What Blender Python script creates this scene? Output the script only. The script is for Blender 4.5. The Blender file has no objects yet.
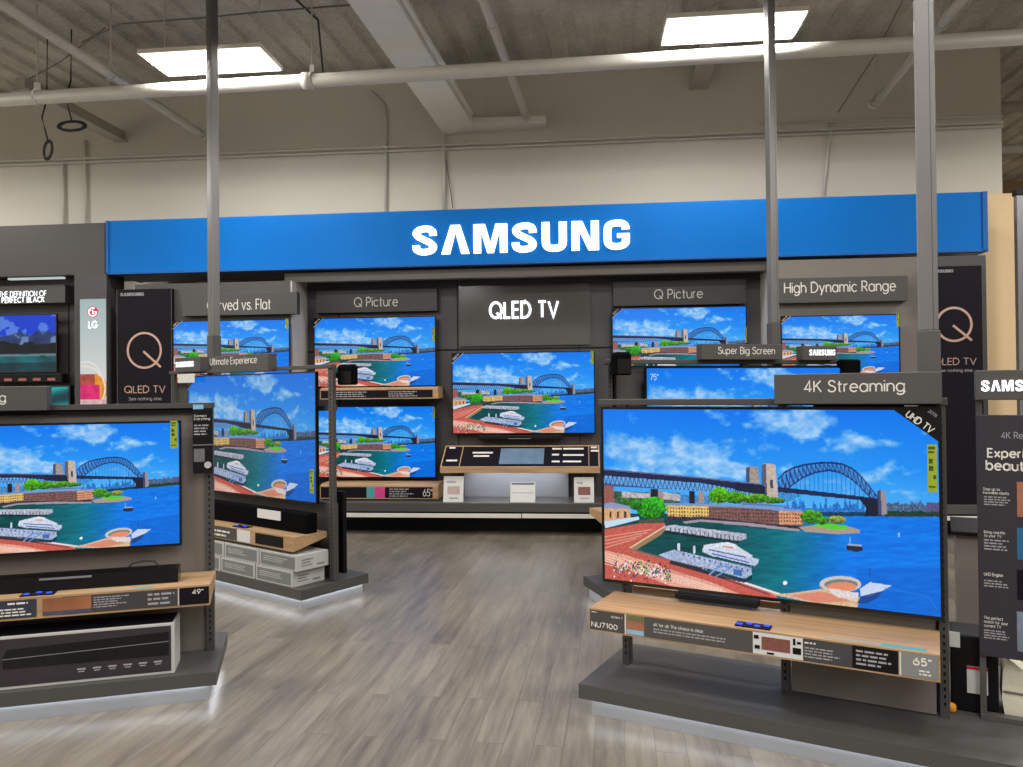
import bpy, bmesh, math, random
import numpy as np
from math import sin, cos, radians, pi, sqrt, atan2
from mathutils import Vector, Matrix
random.seed(7)
SC = bpy.context.scene
COL = SC.collection

# ------------------------------------------------------------------ camera
F = 775.0; CX = 511.5; CY = 383.5; H = 1.47; PIT = .0097; ROL = .0103
def _axes():
    r = Vector((1, 0, 0)); f = Vector((0, cos(PIT), sin(PIT))); u = Vector((0, -sin(PIT), cos(PIT)))
    return r*cos(ROL)-u*sin(ROL), u*cos(ROL)+r*sin(ROL), f
AR, AU, AF = _axes()
cam_d = bpy.data.cameras.new('camera'); cam = bpy.data.objects.new('camera', cam_d); COL.objects.link(cam)
cam_d.sensor_width = 36; cam_d.lens = 36*F/1023; cam_d.clip_start = .05; cam_d.clip_end = 100
M = Matrix((AR, AU, -AF)).transposed().to_4x4(); M.translation = (0, 0, H); cam.matrix_world = M
SC.camera = cam
def ray(x, y): return AF+AR*((x-CX)/F)+AU*((CY-y)/F)

class Frame:
    """a stand's own axes: x along its front, y away from the shopper, z up"""
    def __init__(s, ox, oy, deg):
        s.ox, s.oy = ox, oy; s.t = radians(deg); s.c = cos(s.t); s.s = sin(s.t)
    def p(s, px, py, d=0):
        r = ray(px, py); k = (d+(-s.ox*s.s+s.oy*s.c))/(-r[0]*s.s+r[1]*s.c)
        X, Y = r[0]*k-s.ox, r[1]*k-s.oy
        return X*s.c+Y*s.s, H+r[2]*k
    def zp(s, px, py, z):
        r = ray(px, py); k = (z-H)/r[2]; X, Y = r[0]*k-s.ox, r[1]*k-s.oy
        return X*s.c+Y*s.s, -X*s.s+Y*s.c
    def R(s, d, x0, y0, x1, y1):
        a = s.p(x0, y0, d); b = s.p(x1, y0, d); c = s.p(x1, y1, d); e = s.p(x0, y1, d)
        return (a[0]+e[0])/2, (b[0]+c[0])/2, (c[1]+e[1])/2, (a[1]+b[1])/2     # x0,x1,z0,z1
    def w(s, x, y, z): return Vector((s.ox+x*s.c-y*s.s, s.oy+x*s.s+y*s.c, z))
A = Frame(.44, 3.75, -28.7); B = Frame(-1.40, 5.55, -37); C = Frame(-1.679, 3.94, 15.8)
D = Frame(0, 8.05, -5.6); E = Frame(.909, 5.376, 16); W = Frame(0, 0, 0)

# ------------------------------------------------------------------ materials
def lin(c):
    return tuple(((v/255)/12.92 if v/255 <= .04045 else ((v/255+.055)/1.055)**2.4) for v in c)
MATS = {}
def mat(name, rgb, rough=.5, metal=0, var=.06, scale=9, bump=0, spec=.5):
    if name in MATS: return MATS[name]
    m = bpy.data.materials.new(name); m.use_nodes = True; n = m.node_tree.nodes; l = m.node_tree.links
    b = n['Principled BSDF']; b.inputs['Roughness'].default_value = rough; b.inputs['Metallic'].default_value = metal
    b.inputs['Specular IOR Level'].default_value = spec
    c = lin(rgb); tc = n.new('ShaderNodeTexCoord'); no = n.new('ShaderNodeTexNoise'); no.inputs['Scale'].default_value = scale
    no.inputs['Detail'].default_value = 4
    l.new(tc.outputs['Object'], no.inputs['Vector'])
    mx = n.new('ShaderNodeMix'); mx.data_type = 'RGBA'
    mx.inputs['A'].default_value = tuple(v*(1-var) for v in c)+(1,)
    mx.inputs['B'].default_value = tuple(min(1, v*(1+var)) for v in c)+(1,)
    l.new(no.outputs['Fac'], mx.inputs['Factor']); l.new(mx.outputs['Result'], b.inputs['Base Color'])
    if bump:
        bp = n.new('ShaderNodeBump'); bp.inputs['Strength'].default_value = bump; bp.inputs['Distance'].default_value = .01
        n2 = n.new('ShaderNodeTexNoise'); n2.inputs['Scale'].default_value = scale*8
        l.new(tc.outputs['Object'], n2.inputs['Vector']); l.new(n2.outputs['Fac'], bp.inputs['Height']); l.new(bp.outputs['Normal'], b.inputs['Normal'])
    MATS[name] = m; return m
def glow(name, rgb, st=1.0):
    if name in MATS: return MATS[name]
    m = bpy.data.materials.new(name); m.use_nodes = True; n = m.node_tree.nodes
    b = n['Principled BSDF']; b.inputs['Base Color'].default_value = lin([v*.5 for v in rgb])+(1,)
    b.inputs['Emission Color'].default_value = lin(rgb)+(1,); b.inputs['Emission Strength'].default_value = st
    MATS[name] = m; return m
def wood(name, rgb, rough=.45):
    m = bpy.data.materials.new(name); m.use_nodes = True; n = m.node_tree.nodes; l = m.node_tree.links
    b = n['Principled BSDF']; b.inputs['Roughness'].default_value = rough
    tc = n.new('ShaderNodeTexCoord'); mp = n.new('ShaderNodeMapping'); mp.inputs['Scale'].default_value = (1.2, 22, 22)
    no = n.new('ShaderNodeTexNoise'); no.inputs['Scale'].default_value = 2.5; no.inputs['Detail'].default_value = 6
    l.new(tc.outputs['Object'], mp.inputs['Vector']); l.new(mp.outputs['Vector'], no.inputs['Vector'])
    cr = n.new('ShaderNodeValToRGB'); c = lin(rgb)
    cr.color_ramp.elements[0].position = .3; cr.color_ramp.elements[0].color = tuple(v*.72 for v in c)+(1,)
    cr.color_ramp.elements[1].position = .7; cr.color_ramp.elements[1].color = tuple(min(1, v*1.1) for v in c)+(1,)
    l.new(no.outputs['Fac'], cr.inputs['Fac']); l.new(cr.outputs['Color'], b.inputs['Base Color'])
    MATS[name] = m; return m

DK = mat('charcoal laminate', (62, 60, 58), .5, 0, .06, 6)
DK2 = mat('dark grey panel', (60, 58, 58), .45, 0, .08, 5)
DECK = mat('deck laminate', (70, 69, 67), .45, 0, .06, 5)
GP = mat('warm grey panel', (112, 105, 98), .55, 0, .05, 4)
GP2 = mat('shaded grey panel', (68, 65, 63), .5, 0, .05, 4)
SIGNM = mat('sign grey', (66, 64, 62), .55, 0, .04, 4)
STEEL = mat('painted steel', (130, 130, 132), .35, .3, .05, 12)
SLV = mat('silver kick panel', (172, 176, 182), .35, .4, .04, 10)
POST = mat('grey aluminium post', (116, 114, 112), .35, .35, .05, 14)
POSTD = mat('post sleeve grey', (78, 76, 74), .45, .1, .05, 14)
BLK = mat('matte black plastic', (12, 12, 13), .5, 0, .15, 20, 0, .2)
GBLK = mat('gloss black plastic', (10, 10, 12), .18, 0, .1, 20)
FAB = mat('black speaker cloth', (9, 9, 10), .95, 0, .3, 90, .3, .05)
WOOD = wood('light oak', (174, 140, 102))
WPIPE = mat('white painted pipe', (206, 202, 192), .5, 0, .06, 8)
CHAN = mat('white duct paint', (238, 235, 226), .45, 0, .07, 5)
CEILG = mat('grey beam paint', (178, 172, 160), .7, 0, .1, 6)
WHT = mat('white card', (200, 199, 195), .6, 0, .04, 30)
LTX = mat('off white lettering', (215, 210, 200), .6, 0, .02, 30)
GTX = mat('grey lettering', (150, 148, 150), .6, 0, .02, 30)
BLUE = mat('blue fascia paint', (0, 104, 186), .6, 0, .03, 2, 0, .15)
BLUED = mat('blue edge trim', (0, 86, 160), .7, 0, .03, 2)
NAVY = mat('poster black', (22, 20, 26), .5, 0, .06, 4, 0, .1)
PURP = mat('poster charcoal', (42, 38, 46), .45, 0, .06, 4)
ROSE = mat('rose gold', (196, 160, 145), .35, .5, .05, 12)
GRN = mat('yellow green label', (140, 158, 22), .6, 0, .08, 40)
GRT = mat('label ink', (50, 70, 10), .6, 0, .05, 40)
TEAL = mat('teal print', (70, 150, 155), .5, 0, .1, 30)
RUST = mat('rust print', (150, 98, 74), .5, 0, .35, 40)
SKYP = mat('pale blue print', (130, 175, 200), .5, 0, .2, 40)
PHOTO = mat('brown photo print', (120, 70, 62), .5, 0, .5, 60)
RED = mat('red print', (190, 40, 45), .5, 0, .05, 30)
CARD = mat('grey carton', (176, 175, 170), .65, 0, .05, 25)
CARDG = mat('carton print', (112, 116, 114), .6, 0, .15, 25)
CARDP = mat('plum black carton print', (46, 38, 44), .45, 0, .15, 8)
BEIGE = mat('beige wall paint', (225, 196, 152), .8, 0, .03, 2)
CREAM = mat('cream cloth', (205, 200, 180), .85, 0, .06, 6, .2)
ORG = mat('orange plastic', (215, 140, 30), .5, 0, .1, 20)
CABLE = mat('black cable', (22, 22, 22), .6, 0, .1, 20)
GCABLE = mat('grey wire', (120, 116, 108), .6, 0, .1, 20)
MAG = mat('magenta print', (200, 60, 130), .5, 0, .4, 20)
LIT = glow('lit white lettering', (255, 255, 255), 2.2)
LITS = glow('small lit lettering', (250, 252, 255), 1.05)
LITQ = glow('lit lettering', (245, 250, 255), 1.6)
LEDK = glow('led strip', (240, 245, 255), 11)
BLUEL = glow('blue button light', (40, 70, 235), 1.5)
TUBE = glow('fluorescent tube', (255, 250, 240), 3.2)

def floor_mat():
    m = bpy.data.materials.new('grey wood plank floor'); m.use_nodes = True; n = m.node_tree.nodes; l = m.node_tree.links
    b = n['Principled BSDF']
    tc = n.new('ShaderNodeTexCoord'); mp = n.new('ShaderNodeMapping'); mp.inputs['Rotation'].default_value = (0, 0, radians(-82+0)); 
    l.new(tc.outputs['Object'], mp.inputs['Vector'])
    br = n.new('ShaderNodeTexBrick'); br.offset = .37; br.inputs['Scale'].default_value = 1
    br.inputs['Brick Width'].default_value = 1.22; br.inputs['Row Height'].default_value = .125; br.inputs['Mortar Size'].default_value = .0018
    br.inputs['Mortar Smooth'].default_value = .3
    br.inputs['Color1'].default_value = (0, 0, 0, 1); br.inputs['Color2'].default_value = (1, 1, 1, 1); br.inputs['Mortar'].default_value = (.5, .5, .5, 1)
    l.new(mp.outputs['Vector'], br.inputs['Vector'])
    m2 = n.new('ShaderNodeMapping'); m2.inputs['Scale'].default_value = (1, 11, 1); l.new(mp.outputs['Vector'], m2.inputs['Vector'])
    g = n.new('ShaderNodeTexNoise'); g.inputs['Scale'].default_value = 2.0; g.inputs['Detail'].default_value = 8; g.inputs['Roughness'].default_value = .65
    # each board gets its own grain: shift by board tone
    ad = n.new('ShaderNodeVectorMath'); ad.operation = 'ADD'; sc = n.new('ShaderNodeVectorMath'); sc.operation = 'SCALE'; sc.inputs['Scale'].default_value = 30
    l.new(br.outputs['Color'], sc.inputs[0]); l.new(m2.outputs['Vector'], ad.inputs[0]); l.new(sc.outputs['Vector'], ad.inputs[1])
    l.new(ad.outputs['Vector'], g.inputs['Vector'])
    m3 = n.new('ShaderNodeMapping'); m3.inputs['Scale'].default_value = (.7, 2.6, 1); l.new(mp.outputs['Vector'], m3.inputs['Vector'])
    g2 = n.new('ShaderNodeTexNoise'); g2.inputs['Scale'].default_value = 1.3; g2.inputs['Detail'].default_value = 3; l.new(m3.outputs['Vector'], g2.inputs['Vector'])
    mx = n.new('ShaderNodeMath'); mx.operation = 'MULTIPLY_ADD'; l.new(br.outputs['Color'], mx.inputs[0]); mx.inputs[1].default_value = .11
    l.new(g.outputs['Fac'], mx.inputs[2])
    ma = n.new('ShaderNodeMath'); ma.operation = 'MULTIPLY_ADD'; l.new(g2.outputs['Fac'], ma.inputs[0]); ma.inputs[1].default_value = .5; l.new(mx.outputs[0], ma.inputs[2])
    cr = n.new('ShaderNodeValToRGB'); e = cr.color_ramp.elements
    e[0].position = .55; e[0].color = lin((80, 73, 65))+(1,); e[1].position = 1.05; e[1].color = lin((126, 118, 104))+(1,)
    k = cr.color_ramp.elements.new(.78); k.color = lin((106, 98, 87))+(1,)
    l.new(ma.outputs[0], cr.inputs['Fac'])
    mm = n.new('ShaderNodeMix'); mm.data_type = 'RGBA'; mm.inputs['B'].default_value = lin((82, 76, 69))+(1,)
    l.new(br.outputs['Fac'], mm.inputs['Factor']); l.new(cr.outputs['Color'], mm.inputs['A']); l.new(mm.outputs['Result'], b.inputs['Base Color'])
    rr = n.new('ShaderNodeMapRange'); rr.inputs['To Min'].default_value = .26; rr.inputs['To Max'].default_value = .42; l.new(g.outputs['Fac'], rr.inputs['Value'])
    l.new(rr.outputs['Result'], b.inputs['Roughness'])
    bp = n.new('ShaderNodeBump'); bp.inputs['Strength'].default_value = .25; bp.inputs['Distance'].default_value = .004; l.new(g.outputs['Fac'], bp.inputs['Height']); l.new(bp.outputs['Normal'], b.inputs['Normal'])
    return m
def ceil_mat():
    m = bpy.data.materials.new('sprayed insulation ceiling'); m.use_nodes = True; n = m.node_tree.nodes; l = m.node_tree.links
    b = n['Principled BSDF']; b.inputs['Roughness'].default_value = .95
    tc = n.new('ShaderNodeTexCoord'); a = n.new('ShaderNodeTexNoise'); a.inputs['Scale'].default_value = 1.1; a.inputs['Detail'].default_value = 5
    c = n.new('ShaderNodeTexNoise'); c.inputs['Scale'].default_value = 26; c.inputs['Detail'].default_value = 5; c.inputs['Roughness'].default_value = .7
    l.new(tc.outputs['Object'], a.inputs['Vector']); l.new(tc.outputs['Object'], c.inputs['Vector'])
    s = n.new('ShaderNodeMath'); s.operation = 'MULTIPLY_ADD'; s.inputs[1].default_value = .55; l.new(c.outputs['Fac'], s.inputs[0]); l.new(a.outputs['Fac'], s.inputs[2])
    cr = n.new('ShaderNodeValToRGB'); cr.color_ramp.elements[0].position = .5; cr.color_ramp.elements[0].color = lin((150, 147, 140))+(1,)
    cr.color_ramp.elements[1].position = 1.0; cr.color_ramp.elements[1].color = lin((224, 219, 208))+(1,)
    l.new(s.outputs[0], cr.inputs['Fac']); l.new(cr.outputs['Color'], b.inputs['Base Color'])
    bp = n.new('ShaderNodeBump'); bp.inputs['Strength'].default_value = .9; bp.inputs['Distance'].default_value = .03; l.new(c.outputs['Fac'], bp.inputs['Height']); l.new(bp.outputs['Normal'], b.inputs['Normal'])
    return m
FLM = floor_mat(); CLM = ceil_mat()
WALLM = mat('off white wall paint', (208, 203, 190), .85, 0, .03, 1.5)
def vcol_mat(name, st, dark=False):
    m = bpy.data.materials.new(name); m.use_nodes = True; n = m.node_tree.nodes; l = m.node_tree.links
    b = n['Principled BSDF']; v = n.new('ShaderNodeVertexColor'); v.layer_name = 'picture'
    if st > 0:
        b.inputs['Base Color'].default_value = (.004, .004, .005, 1); b.inputs['Roughness'].default_value = .25
        b.inputs['Specular IOR Level'].default_value = .25
        l.new(v.outputs['Color'], b.inputs['Emission Color']); b.inputs['Emission Strength'].default_value = st
    else:
        l.new(v.outputs['Color'], b.inputs['Base Color']); b.inputs['Roughness'].default_value = .5
    return m
SCR = vcol_mat('lit tv picture', 1.0); SCRB = vcol_mat('dimmer tv picture', .8); PRT = vcol_mat('printed picture', 0)
LITP = vcol_mat('backlit print', .8)

# ------------------------------------------------------------------ mesh helpers
class MB:
    def __init__(s): s.bm = bmesh.new(); s.mats = []
    def mi(s, m):
        if m not in s.mats: s.mats.append(m)
        return s.mats.index(m)
    def box(s, x0, x1, y0, y1, z0, z1, m=None, bev=0):
        v = [s.bm.verts.new(p) for p in ((x0,y0,z0),(x1,y0,z0),(x1,y1,z0),(x0,y1,z0),(x0,y0,z1),(x1,y0,z1),(x1,y1,z1),(x0,y1,z1))]
        fs = [s.bm.faces.new([v[i] for i in q]) for q in ((3,2,1,0),(4,5,6,7),(0,1,5,4),(1,2,6,5),(2,3,7,6),(3,0,4,7))]
        if bev:
            es = list({e for f in fs for e in f.edges})
            r = bmesh.ops.bevel(s.bm, geom=es, offset=bev, segments=2, affect='EDGES', profile=.5)
            fs = list({f for f in r['faces']} | {f for f in fs if f.is_valid})
        if m:
            i = s.mi(m)
            for f in fs:
                if f.is_valid: f.material_index = i
        return s
    def prism(s, pts, y0, y1, m=None, axis='y'):
        """polygon in (x,z) extruded y0..y1 (axis y), or polygon in (y,z) extruded along x, or (x,y) extruded along z"""
        def P(a, b, t): return {'y': (a, t, b), 'x': (t, a, b), 'z': (a, b, t)}[axis]
        n = len(pts); a = [s.bm.verts.new(P(p[0], p[1], y0)) for p in pts]; b = [s.bm.verts.new(P(p[0], p[1], y1)) for p in pts]
        fs = [s.bm.faces.new(a[::-1]), s.bm.faces.new(b)]
        for i in range(n): fs.append(s.bm.faces.new((a[i], a[(i+1) % n], b[(i+1) % n], b[i])))
        if m:
            k = s.mi(m)
            for f in fs: f.material_index = k
        bmesh.ops.recalc_face_normals(s.bm, faces=fs)
        return s
    def tube(s, pts, r, n=10, m=None, cap=True):
        pts = [Vector(p) for p in pts]; rings = []
        up = Vector((0, 0, 1))
        for i, p in enumerate(pts):
            t = (pts[min(i+1, len(pts)-1)]-pts[max(i-1, 0)]).normalized()
            a = t.cross(up)
            if a.length < .05: a = t.cross(Vector((1, 0, 0)))
            a.normalize(); b = t.cross(a).normalized()
            rr = r[i] if isinstance(r, (list, tuple)) else r
            rings.append([s.bm.verts.new(p+a*rr*cos(2*pi*k/n)+b*rr*sin(2*pi*k/n)) for k in range(n)])
        fs = []
        for i in range(len(rings)-1):
            for k in range(n):
                f = s.bm.faces.new((rings[i][k], rings[i][(k+1) % n], rings[i+1][(k+1) % n], rings[i+1][k])); f.smooth = True; fs.append(f)
        if cap: fs.append(s.bm.faces.new(rings[0][::-1])); fs.append(s.bm.faces.new(rings[-1]))
        if m:
            k = s.mi(m)
            for f in fs: f.material_index = k
        bmesh.ops.recalc_face_normals(s.bm, faces=fs)
        return s
    def stroke(s, path, w, y0, y1, m=None, closed=False, sx=1, sz=1, ox=0, oz=0, mitre=False):
        """ribbon of width w along a path in x,z, extruded in y"""
        P = [Vector((p[0], p[1])) for p in path]; n = len(P); L = []; Rr = []
        for i in range(n):
            if closed: a, b = P[(i-1) % n], P[(i+1) % n]
            else: a, b = P[max(i-1, 0)], P[min(i+1, n-1)]
            t = (b-a).normalized(); nn = Vector((-t.y, t.x))
            if mitre and (closed or 0 < i < n-1):
                t1 = (P[i]-a).normalized(); t2 = (b-P[i]).normalized(); bis = t1+t2
                if bis.length > .2:
                    bis.normalize(); nn = Vector((-bis.y, bis.x)); nn /= max(.45, bis.dot(t1))
            L.append(P[i]+nn*w/2); Rr.append(P[i]-nn*w/2)
        T = lambda p, y: (ox+p.x*sx, y, oz+p.y*sz)
        k = s.mi(m) if m else 0; fs = []
        vs = [[s.bm.verts.new(T(L[i], y0)), s.bm.verts.new(T(Rr[i], y0)), s.bm.verts.new(T(Rr[i], y1)), s.bm.verts.new(T(L[i], y1))] for i in range(n)]
        for i in range(n if closed else n-1):
            a, b = vs[i], vs[(i+1) % n]
            for q in range(4): fs.append(s.bm.faces.new((a[q], a[(q+1) % 4], b[(q+1) % 4], b[q])))
        if not closed: fs.append(s.bm.faces.new(vs[0][::-1])); fs.append(s.bm.faces.new(vs[-1]))
        for f in fs: f.material_index = k
        bmesh.ops.recalc_face_normals(s.bm, faces=fs)
        return s
    def mesh(s, name, m=None, shift=(0, 0, 0)):
        me = bpy.data.meshes.new(name)
        bmesh.ops.translate(s.bm, verts=s.bm.verts, vec=(-shift[0], -shift[1], -shift[2]))
        s.bm.to_mesh(me); s.bm.free()
        for q in (s.mats or [m or DK]): me.materials.append(q)
        return me

BASE = {}
def tag(o, label, cat, group=None):
    o['label'] = label; o['category'] = cat
    if group: o['group'] = group
def thing(fr, name, label, cat, base, group=None):
    o = bpy.data.objects.new(name, None); o.empty_display_size = .1; COL.objects.link(o)
    o.location = fr.w(*base); o.rotation_euler = (0, 0, fr.t); tag(o, label, cat, group); BASE[o] = base; return o
def part(root, name, mb, m=None, label=None):
    b = BASE[root]; me = mb.mesh(name, m, b)
    o = bpy.data.objects.new(name, me); COL.objects.link(o); o.parent = root; BASE[o] = b
    if label: o['label'] = label
    return o
def single(fr, name, mb, m, label, cat, base, group=None):
    me = mb.mesh(name, m, base); o = bpy.data.objects.new(name, me); COL.objects.link(o)
    o.location = fr.w(*base); o.rotation_euler = (0, 0, fr.t); tag(o, label, cat, group); BASE[o] = base; return o
def struct(fr, name, mb, m):
    me = mb.mesh(name, m); o = bpy.data.objects.new(name, me); COL.objects.link(o)
    o.location = fr.w(0, 0, 0); o.rotation_euler = (0, 0, fr.t); o['kind'] = 'structure'; BASE[o] = (0, 0, 0); return o
def Bx(*a, **k): return MB().box(*a, **k)

def spline(pts, n=6):
    out = []; P = [Vector((p[0], p[1])) for p in pts]
    for i in range(len(P)-1):
        a = P[max(i-1, 0)]; b = P[i]; c = P[i+1]; d = P[min(i+2, len(P)-1)]
        for k in range(n):
            t = k/n; out.append(.5*((2*b)+(-a+c)*t+(2*a-5*b+4*c-d)*t*t+(-a+3*b-3*c+d)*t**3))
    out.append(P[-1]); return [(p.x, p.y) for p in out]
# ---- a plain geometric sans drawn with round strokes (cap height 1, x-height .7)
def _arc(cx, cy, rx, ry, a0, a1, n=None):
    n = n or max(3, int(abs(a1-a0)/18)+1)
    return [(cx+rx*cos(radians(a0+(a1-a0)*k/n)), cy+ry*sin(radians(a0+(a1-a0)*k/n))) for k in range(n+1)]
def _glyphs():
    O = _arc(.30, .35, .30, .35, 0, 360); G = {}
    G['a'] = (.62, [O, [(.60, .70), (.60, 0)]]); G['b'] = (.62, [O, [(0, 1.03), (0, 0)]]); G['c'] = (.54, [_arc(.30, .35, .30, .35, 42, 318)])
    G['d'] = (.62, [O, [(.60, 1.03), (.60, 0)]]); G['e'] = (.60, [[(.01, .37), (.60, .37)]+_arc(.30, .35, .30, .35, 5, 318)])
    G['f'] = (.34, [[(.36, .98)]+_arc(.27, .85, .14, .15, 90, 180)+[(.13, 0)], [(0, .68), (.34, .68)]]); G['g'] = (.62, [O, [(.60, .70), (.60, 0)]+_arc(.30, 0, .30, .27, 0, -150)])
    G['h'] = (.54, [[(0, 1.03), (0, 0)], [(0, .40)]+_arc(.26, .42, .26, .27, 180, 0)+[(.52, 0)]]); G['i'] = (.04, [[(.02, .70), (.02, 0)], [(.02, .98), (.02, .88)]])
    G['j'] = (.04, [[(.02, .70), (.02, -.25)], [(.02, .98), (.02, .88)]]); G['k'] = (.48, [[(0, 1.03), (0, 0)], [(.44, .70), (.02, .30)], [(.17, .42), (.48, 0)]])
    G['l'] = (.04, [[(.02, 1.03), (.02, 0)]]); G['m'] = (.92, [[(0, .70), (0, 0)], [(0, .44)]+_arc(.23, .44, .23, .25, 180, 0)+[(.46, 0)], [(.46, .44)]+_arc(.69, .44, .23, .25, 180, 0)+[(.92, 0)]])
    G['n'] = (.52, [[(0, .70), (0, 0)], [(0, .42)]+_arc(.26, .42, .26, .27, 180, 0)+[(.52, 0)]]); G['o'] = (.60, [O]); G['p'] = (.62, [O, [(0, .70), (0, -.28)]])
    G['q'] = (.62, [O, [(.60, .70), (.60, -.28)]]); G['r'] = (.30, [[(0, .70), (0, 0)], [(0, .40)]+_arc(.25, .42, .25, .27, 180, 85)]); 
    G['s'] = (.44, [spline([(.42, .56), (.36, .66), (.22, .70), (.07, .64), (.05, .50), (.16, .40), (.30, .34), (.42, .25), (.41, .09), (.25, .0), (.08, .04), (.01, .15)], 3)])
    G['t'] = (.34, [[(.14, .95), (.14, .15)]+_arc(.27, .14, .13, .14, 180, 270), [(0, .68), (.34, .68)]]); G['u'] = (.52, [[(0, .70)]+_arc(.26, .27, .26, .27, 180, 360)+[(.52, .70)], [(.52, .70), (.52, 0)]])
    G['v'] = (.54, [[(0, .70), (.27, 0), (.54, .70)]]); G['w'] = (.84, [[(0, .70), (.21, 0), (.42, .68), (.63, 0), (.84, .70)]]); G['x'] = (.52, [[(0, .70), (.52, 0)], [(.52, .70), (0, 0)]])
    G['y'] = (.56, [[(0, .70), (.28, .02)], [(.56, .70), (.16, -.28)]]); G['z'] = (.48, [[(0, .68), (.46, .68), (0, .02), (.48, .02)]])
    R_ = lambda x: _arc(x, .5, .46, .5, 0, 360)
    G['A'] = (.78, [[(0, 0), (.39, 1), (.78, 0)], [(.14, .33), (.64, .33)]]); G['B'] = (.56, [[(0, 0), (0, 1), (.28, 1)]+_arc(.28, .76, .23, .24, 90, -90)+[(0, .52)], [(.28, .52)]+_arc(.30, .26, .26, .26, 90, -90)+[(0, 0)]])
    G['C'] = (.80, [_arc(.48, .5, .48, .5, 45, 315)]); G['D'] = (.72, [[(0, 0), (0, 1), (.24, 1)]+_arc(.24, .5, .48, .5, 90, -90)+[(0, 0)]]); G['E'] = (.50, [[(.50, 1), (0, 1), (0, 0), (.50, 0)], [(0, .52), (.46, .52)]])
    G['F'] = (.48, [[(.48, 1), (0, 1), (0, 0)], [(0, .50), (.44, .50)]]); G['G'] = (.92, [_arc(.48, .5, .48, .5, 42, 330)+[(.93, .46), (.52, .46)]]); G['H'] = (.66, [[(0, 0), (0, 1)], [(.66, 0), (.66, 1)], [(0, .52), (.66, .52)]])
    G['I'] = (.04, [[(.02, 0), (.02, 1)]]); G['K'] = (.60, [[(0, 0), (0, 1)], [(.56, 1), (.02, .42)], [(.20, .60), (.60, 0)]]); G['L'] = (.46, [[(0, 1), (0, 0), (.46, 0)]])
    G['M'] = (.86, [[(0, 0), (0, 1), (.43, .25), (.86, 1), (.86, 0)]]); G['N'] = (.68, [[(0, 0), (0, 1), (.68, 0), (.68, 1)]]); G['O'] = (.96, [_arc(.48, .5, .48, .5, 0, 360)])
    G['P'] = (.54, [[(0, 0), (0, 1), (.28, 1)]+_arc(.28, .73, .26, .27, 90, -90)+[(0, .46)]]); G['Q'] = (.98, [_arc(.48, .5, .48, .5, 0, 360), [(.56, .34), (.96, -.05)]])
    G['R'] = (.58, [[(0, 0), (0, 1), (.28, 1)]+_arc(.28, .73, .26, .27, 90, -90)+[(0, .46)], [(.28, .46), (.58, 0)]])
    G['S'] = (.58, [spline([(.55, .80), (.46, .95), (.29, 1), (.10, .93), (.05, .75), (.16, .60), (.34, .52), (.52, .42), (.58, .24), (.48, .06), (.29, 0), (.08, .06), (0, .22)], 4)])
    G['T'] = (.62, [[(0, 1), (.62, 1)], [(.31, 1), (.31, 0)]]); G['U'] = (.64, [[(0, 1)]+_arc(.32, .32, .32, .32, 180, 360)+[(.64, 1)]]); G['V'] = (.76, [[(0, 1), (.38, 0), (.76, 1)]])
    G['X'] = (.66, [[(0, 0), (.66, 1)], [(0, 1), (.66, 0)]]); G['Y'] = (.64, [[(0, 1), (.32, .48), (.64, 1)], [(.32, .48), (.32, 0)]]); G['W'] = (1.1, [[(0, 1), (.27, 0), (.55, .95), (.83, 0), (1.1, 1)]])
    G['0'] = (.60, [_arc(.30, .5, .30, .5, 0, 360)]); G['1'] = (.26, [[(0, .86), (.22, 1), (.22, 0)]]); G['2'] = (.54, [_arc(.27, .73, .26, .27, 165, -30)+[(0, 0), (.54, 0)]])
    G['4'] = (.60, [[(.60, .24), (0, .24), (.42, 1), (.42, 0)]]); G['5'] = (.54, [[(.50, 1), (.10, 1), (.06, .54)]+_arc(.25, .32, .29, .32, 105, -140)]); G['6'] = (.58, [_arc(.29, .31, .29, .31, 0, 360), [(.03, .43), (.40, 1)]])
    G['7'] = (.54, [[(0, 1), (.54, 1), (.16, 0)]]); G['8'] = (.56, [_arc(.28, .76, .22, .24, 0, 360), _arc(.28, .26, .28, .26, 0, 360)]); G['9'] = (.58, [_arc(.29, .69, .29, .31, 0, 360), [(.55, .57), (.18, 0)]])
    G['"'] = (.24, [[(.02, 1), (.02, .72)], [(.22, 1), (.22, .72)]]); G['.'] = (.05, [[(.02, .0), (.02, .09)]]); G[' '] = (.22, [])
    return G
GLYPH = None
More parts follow.
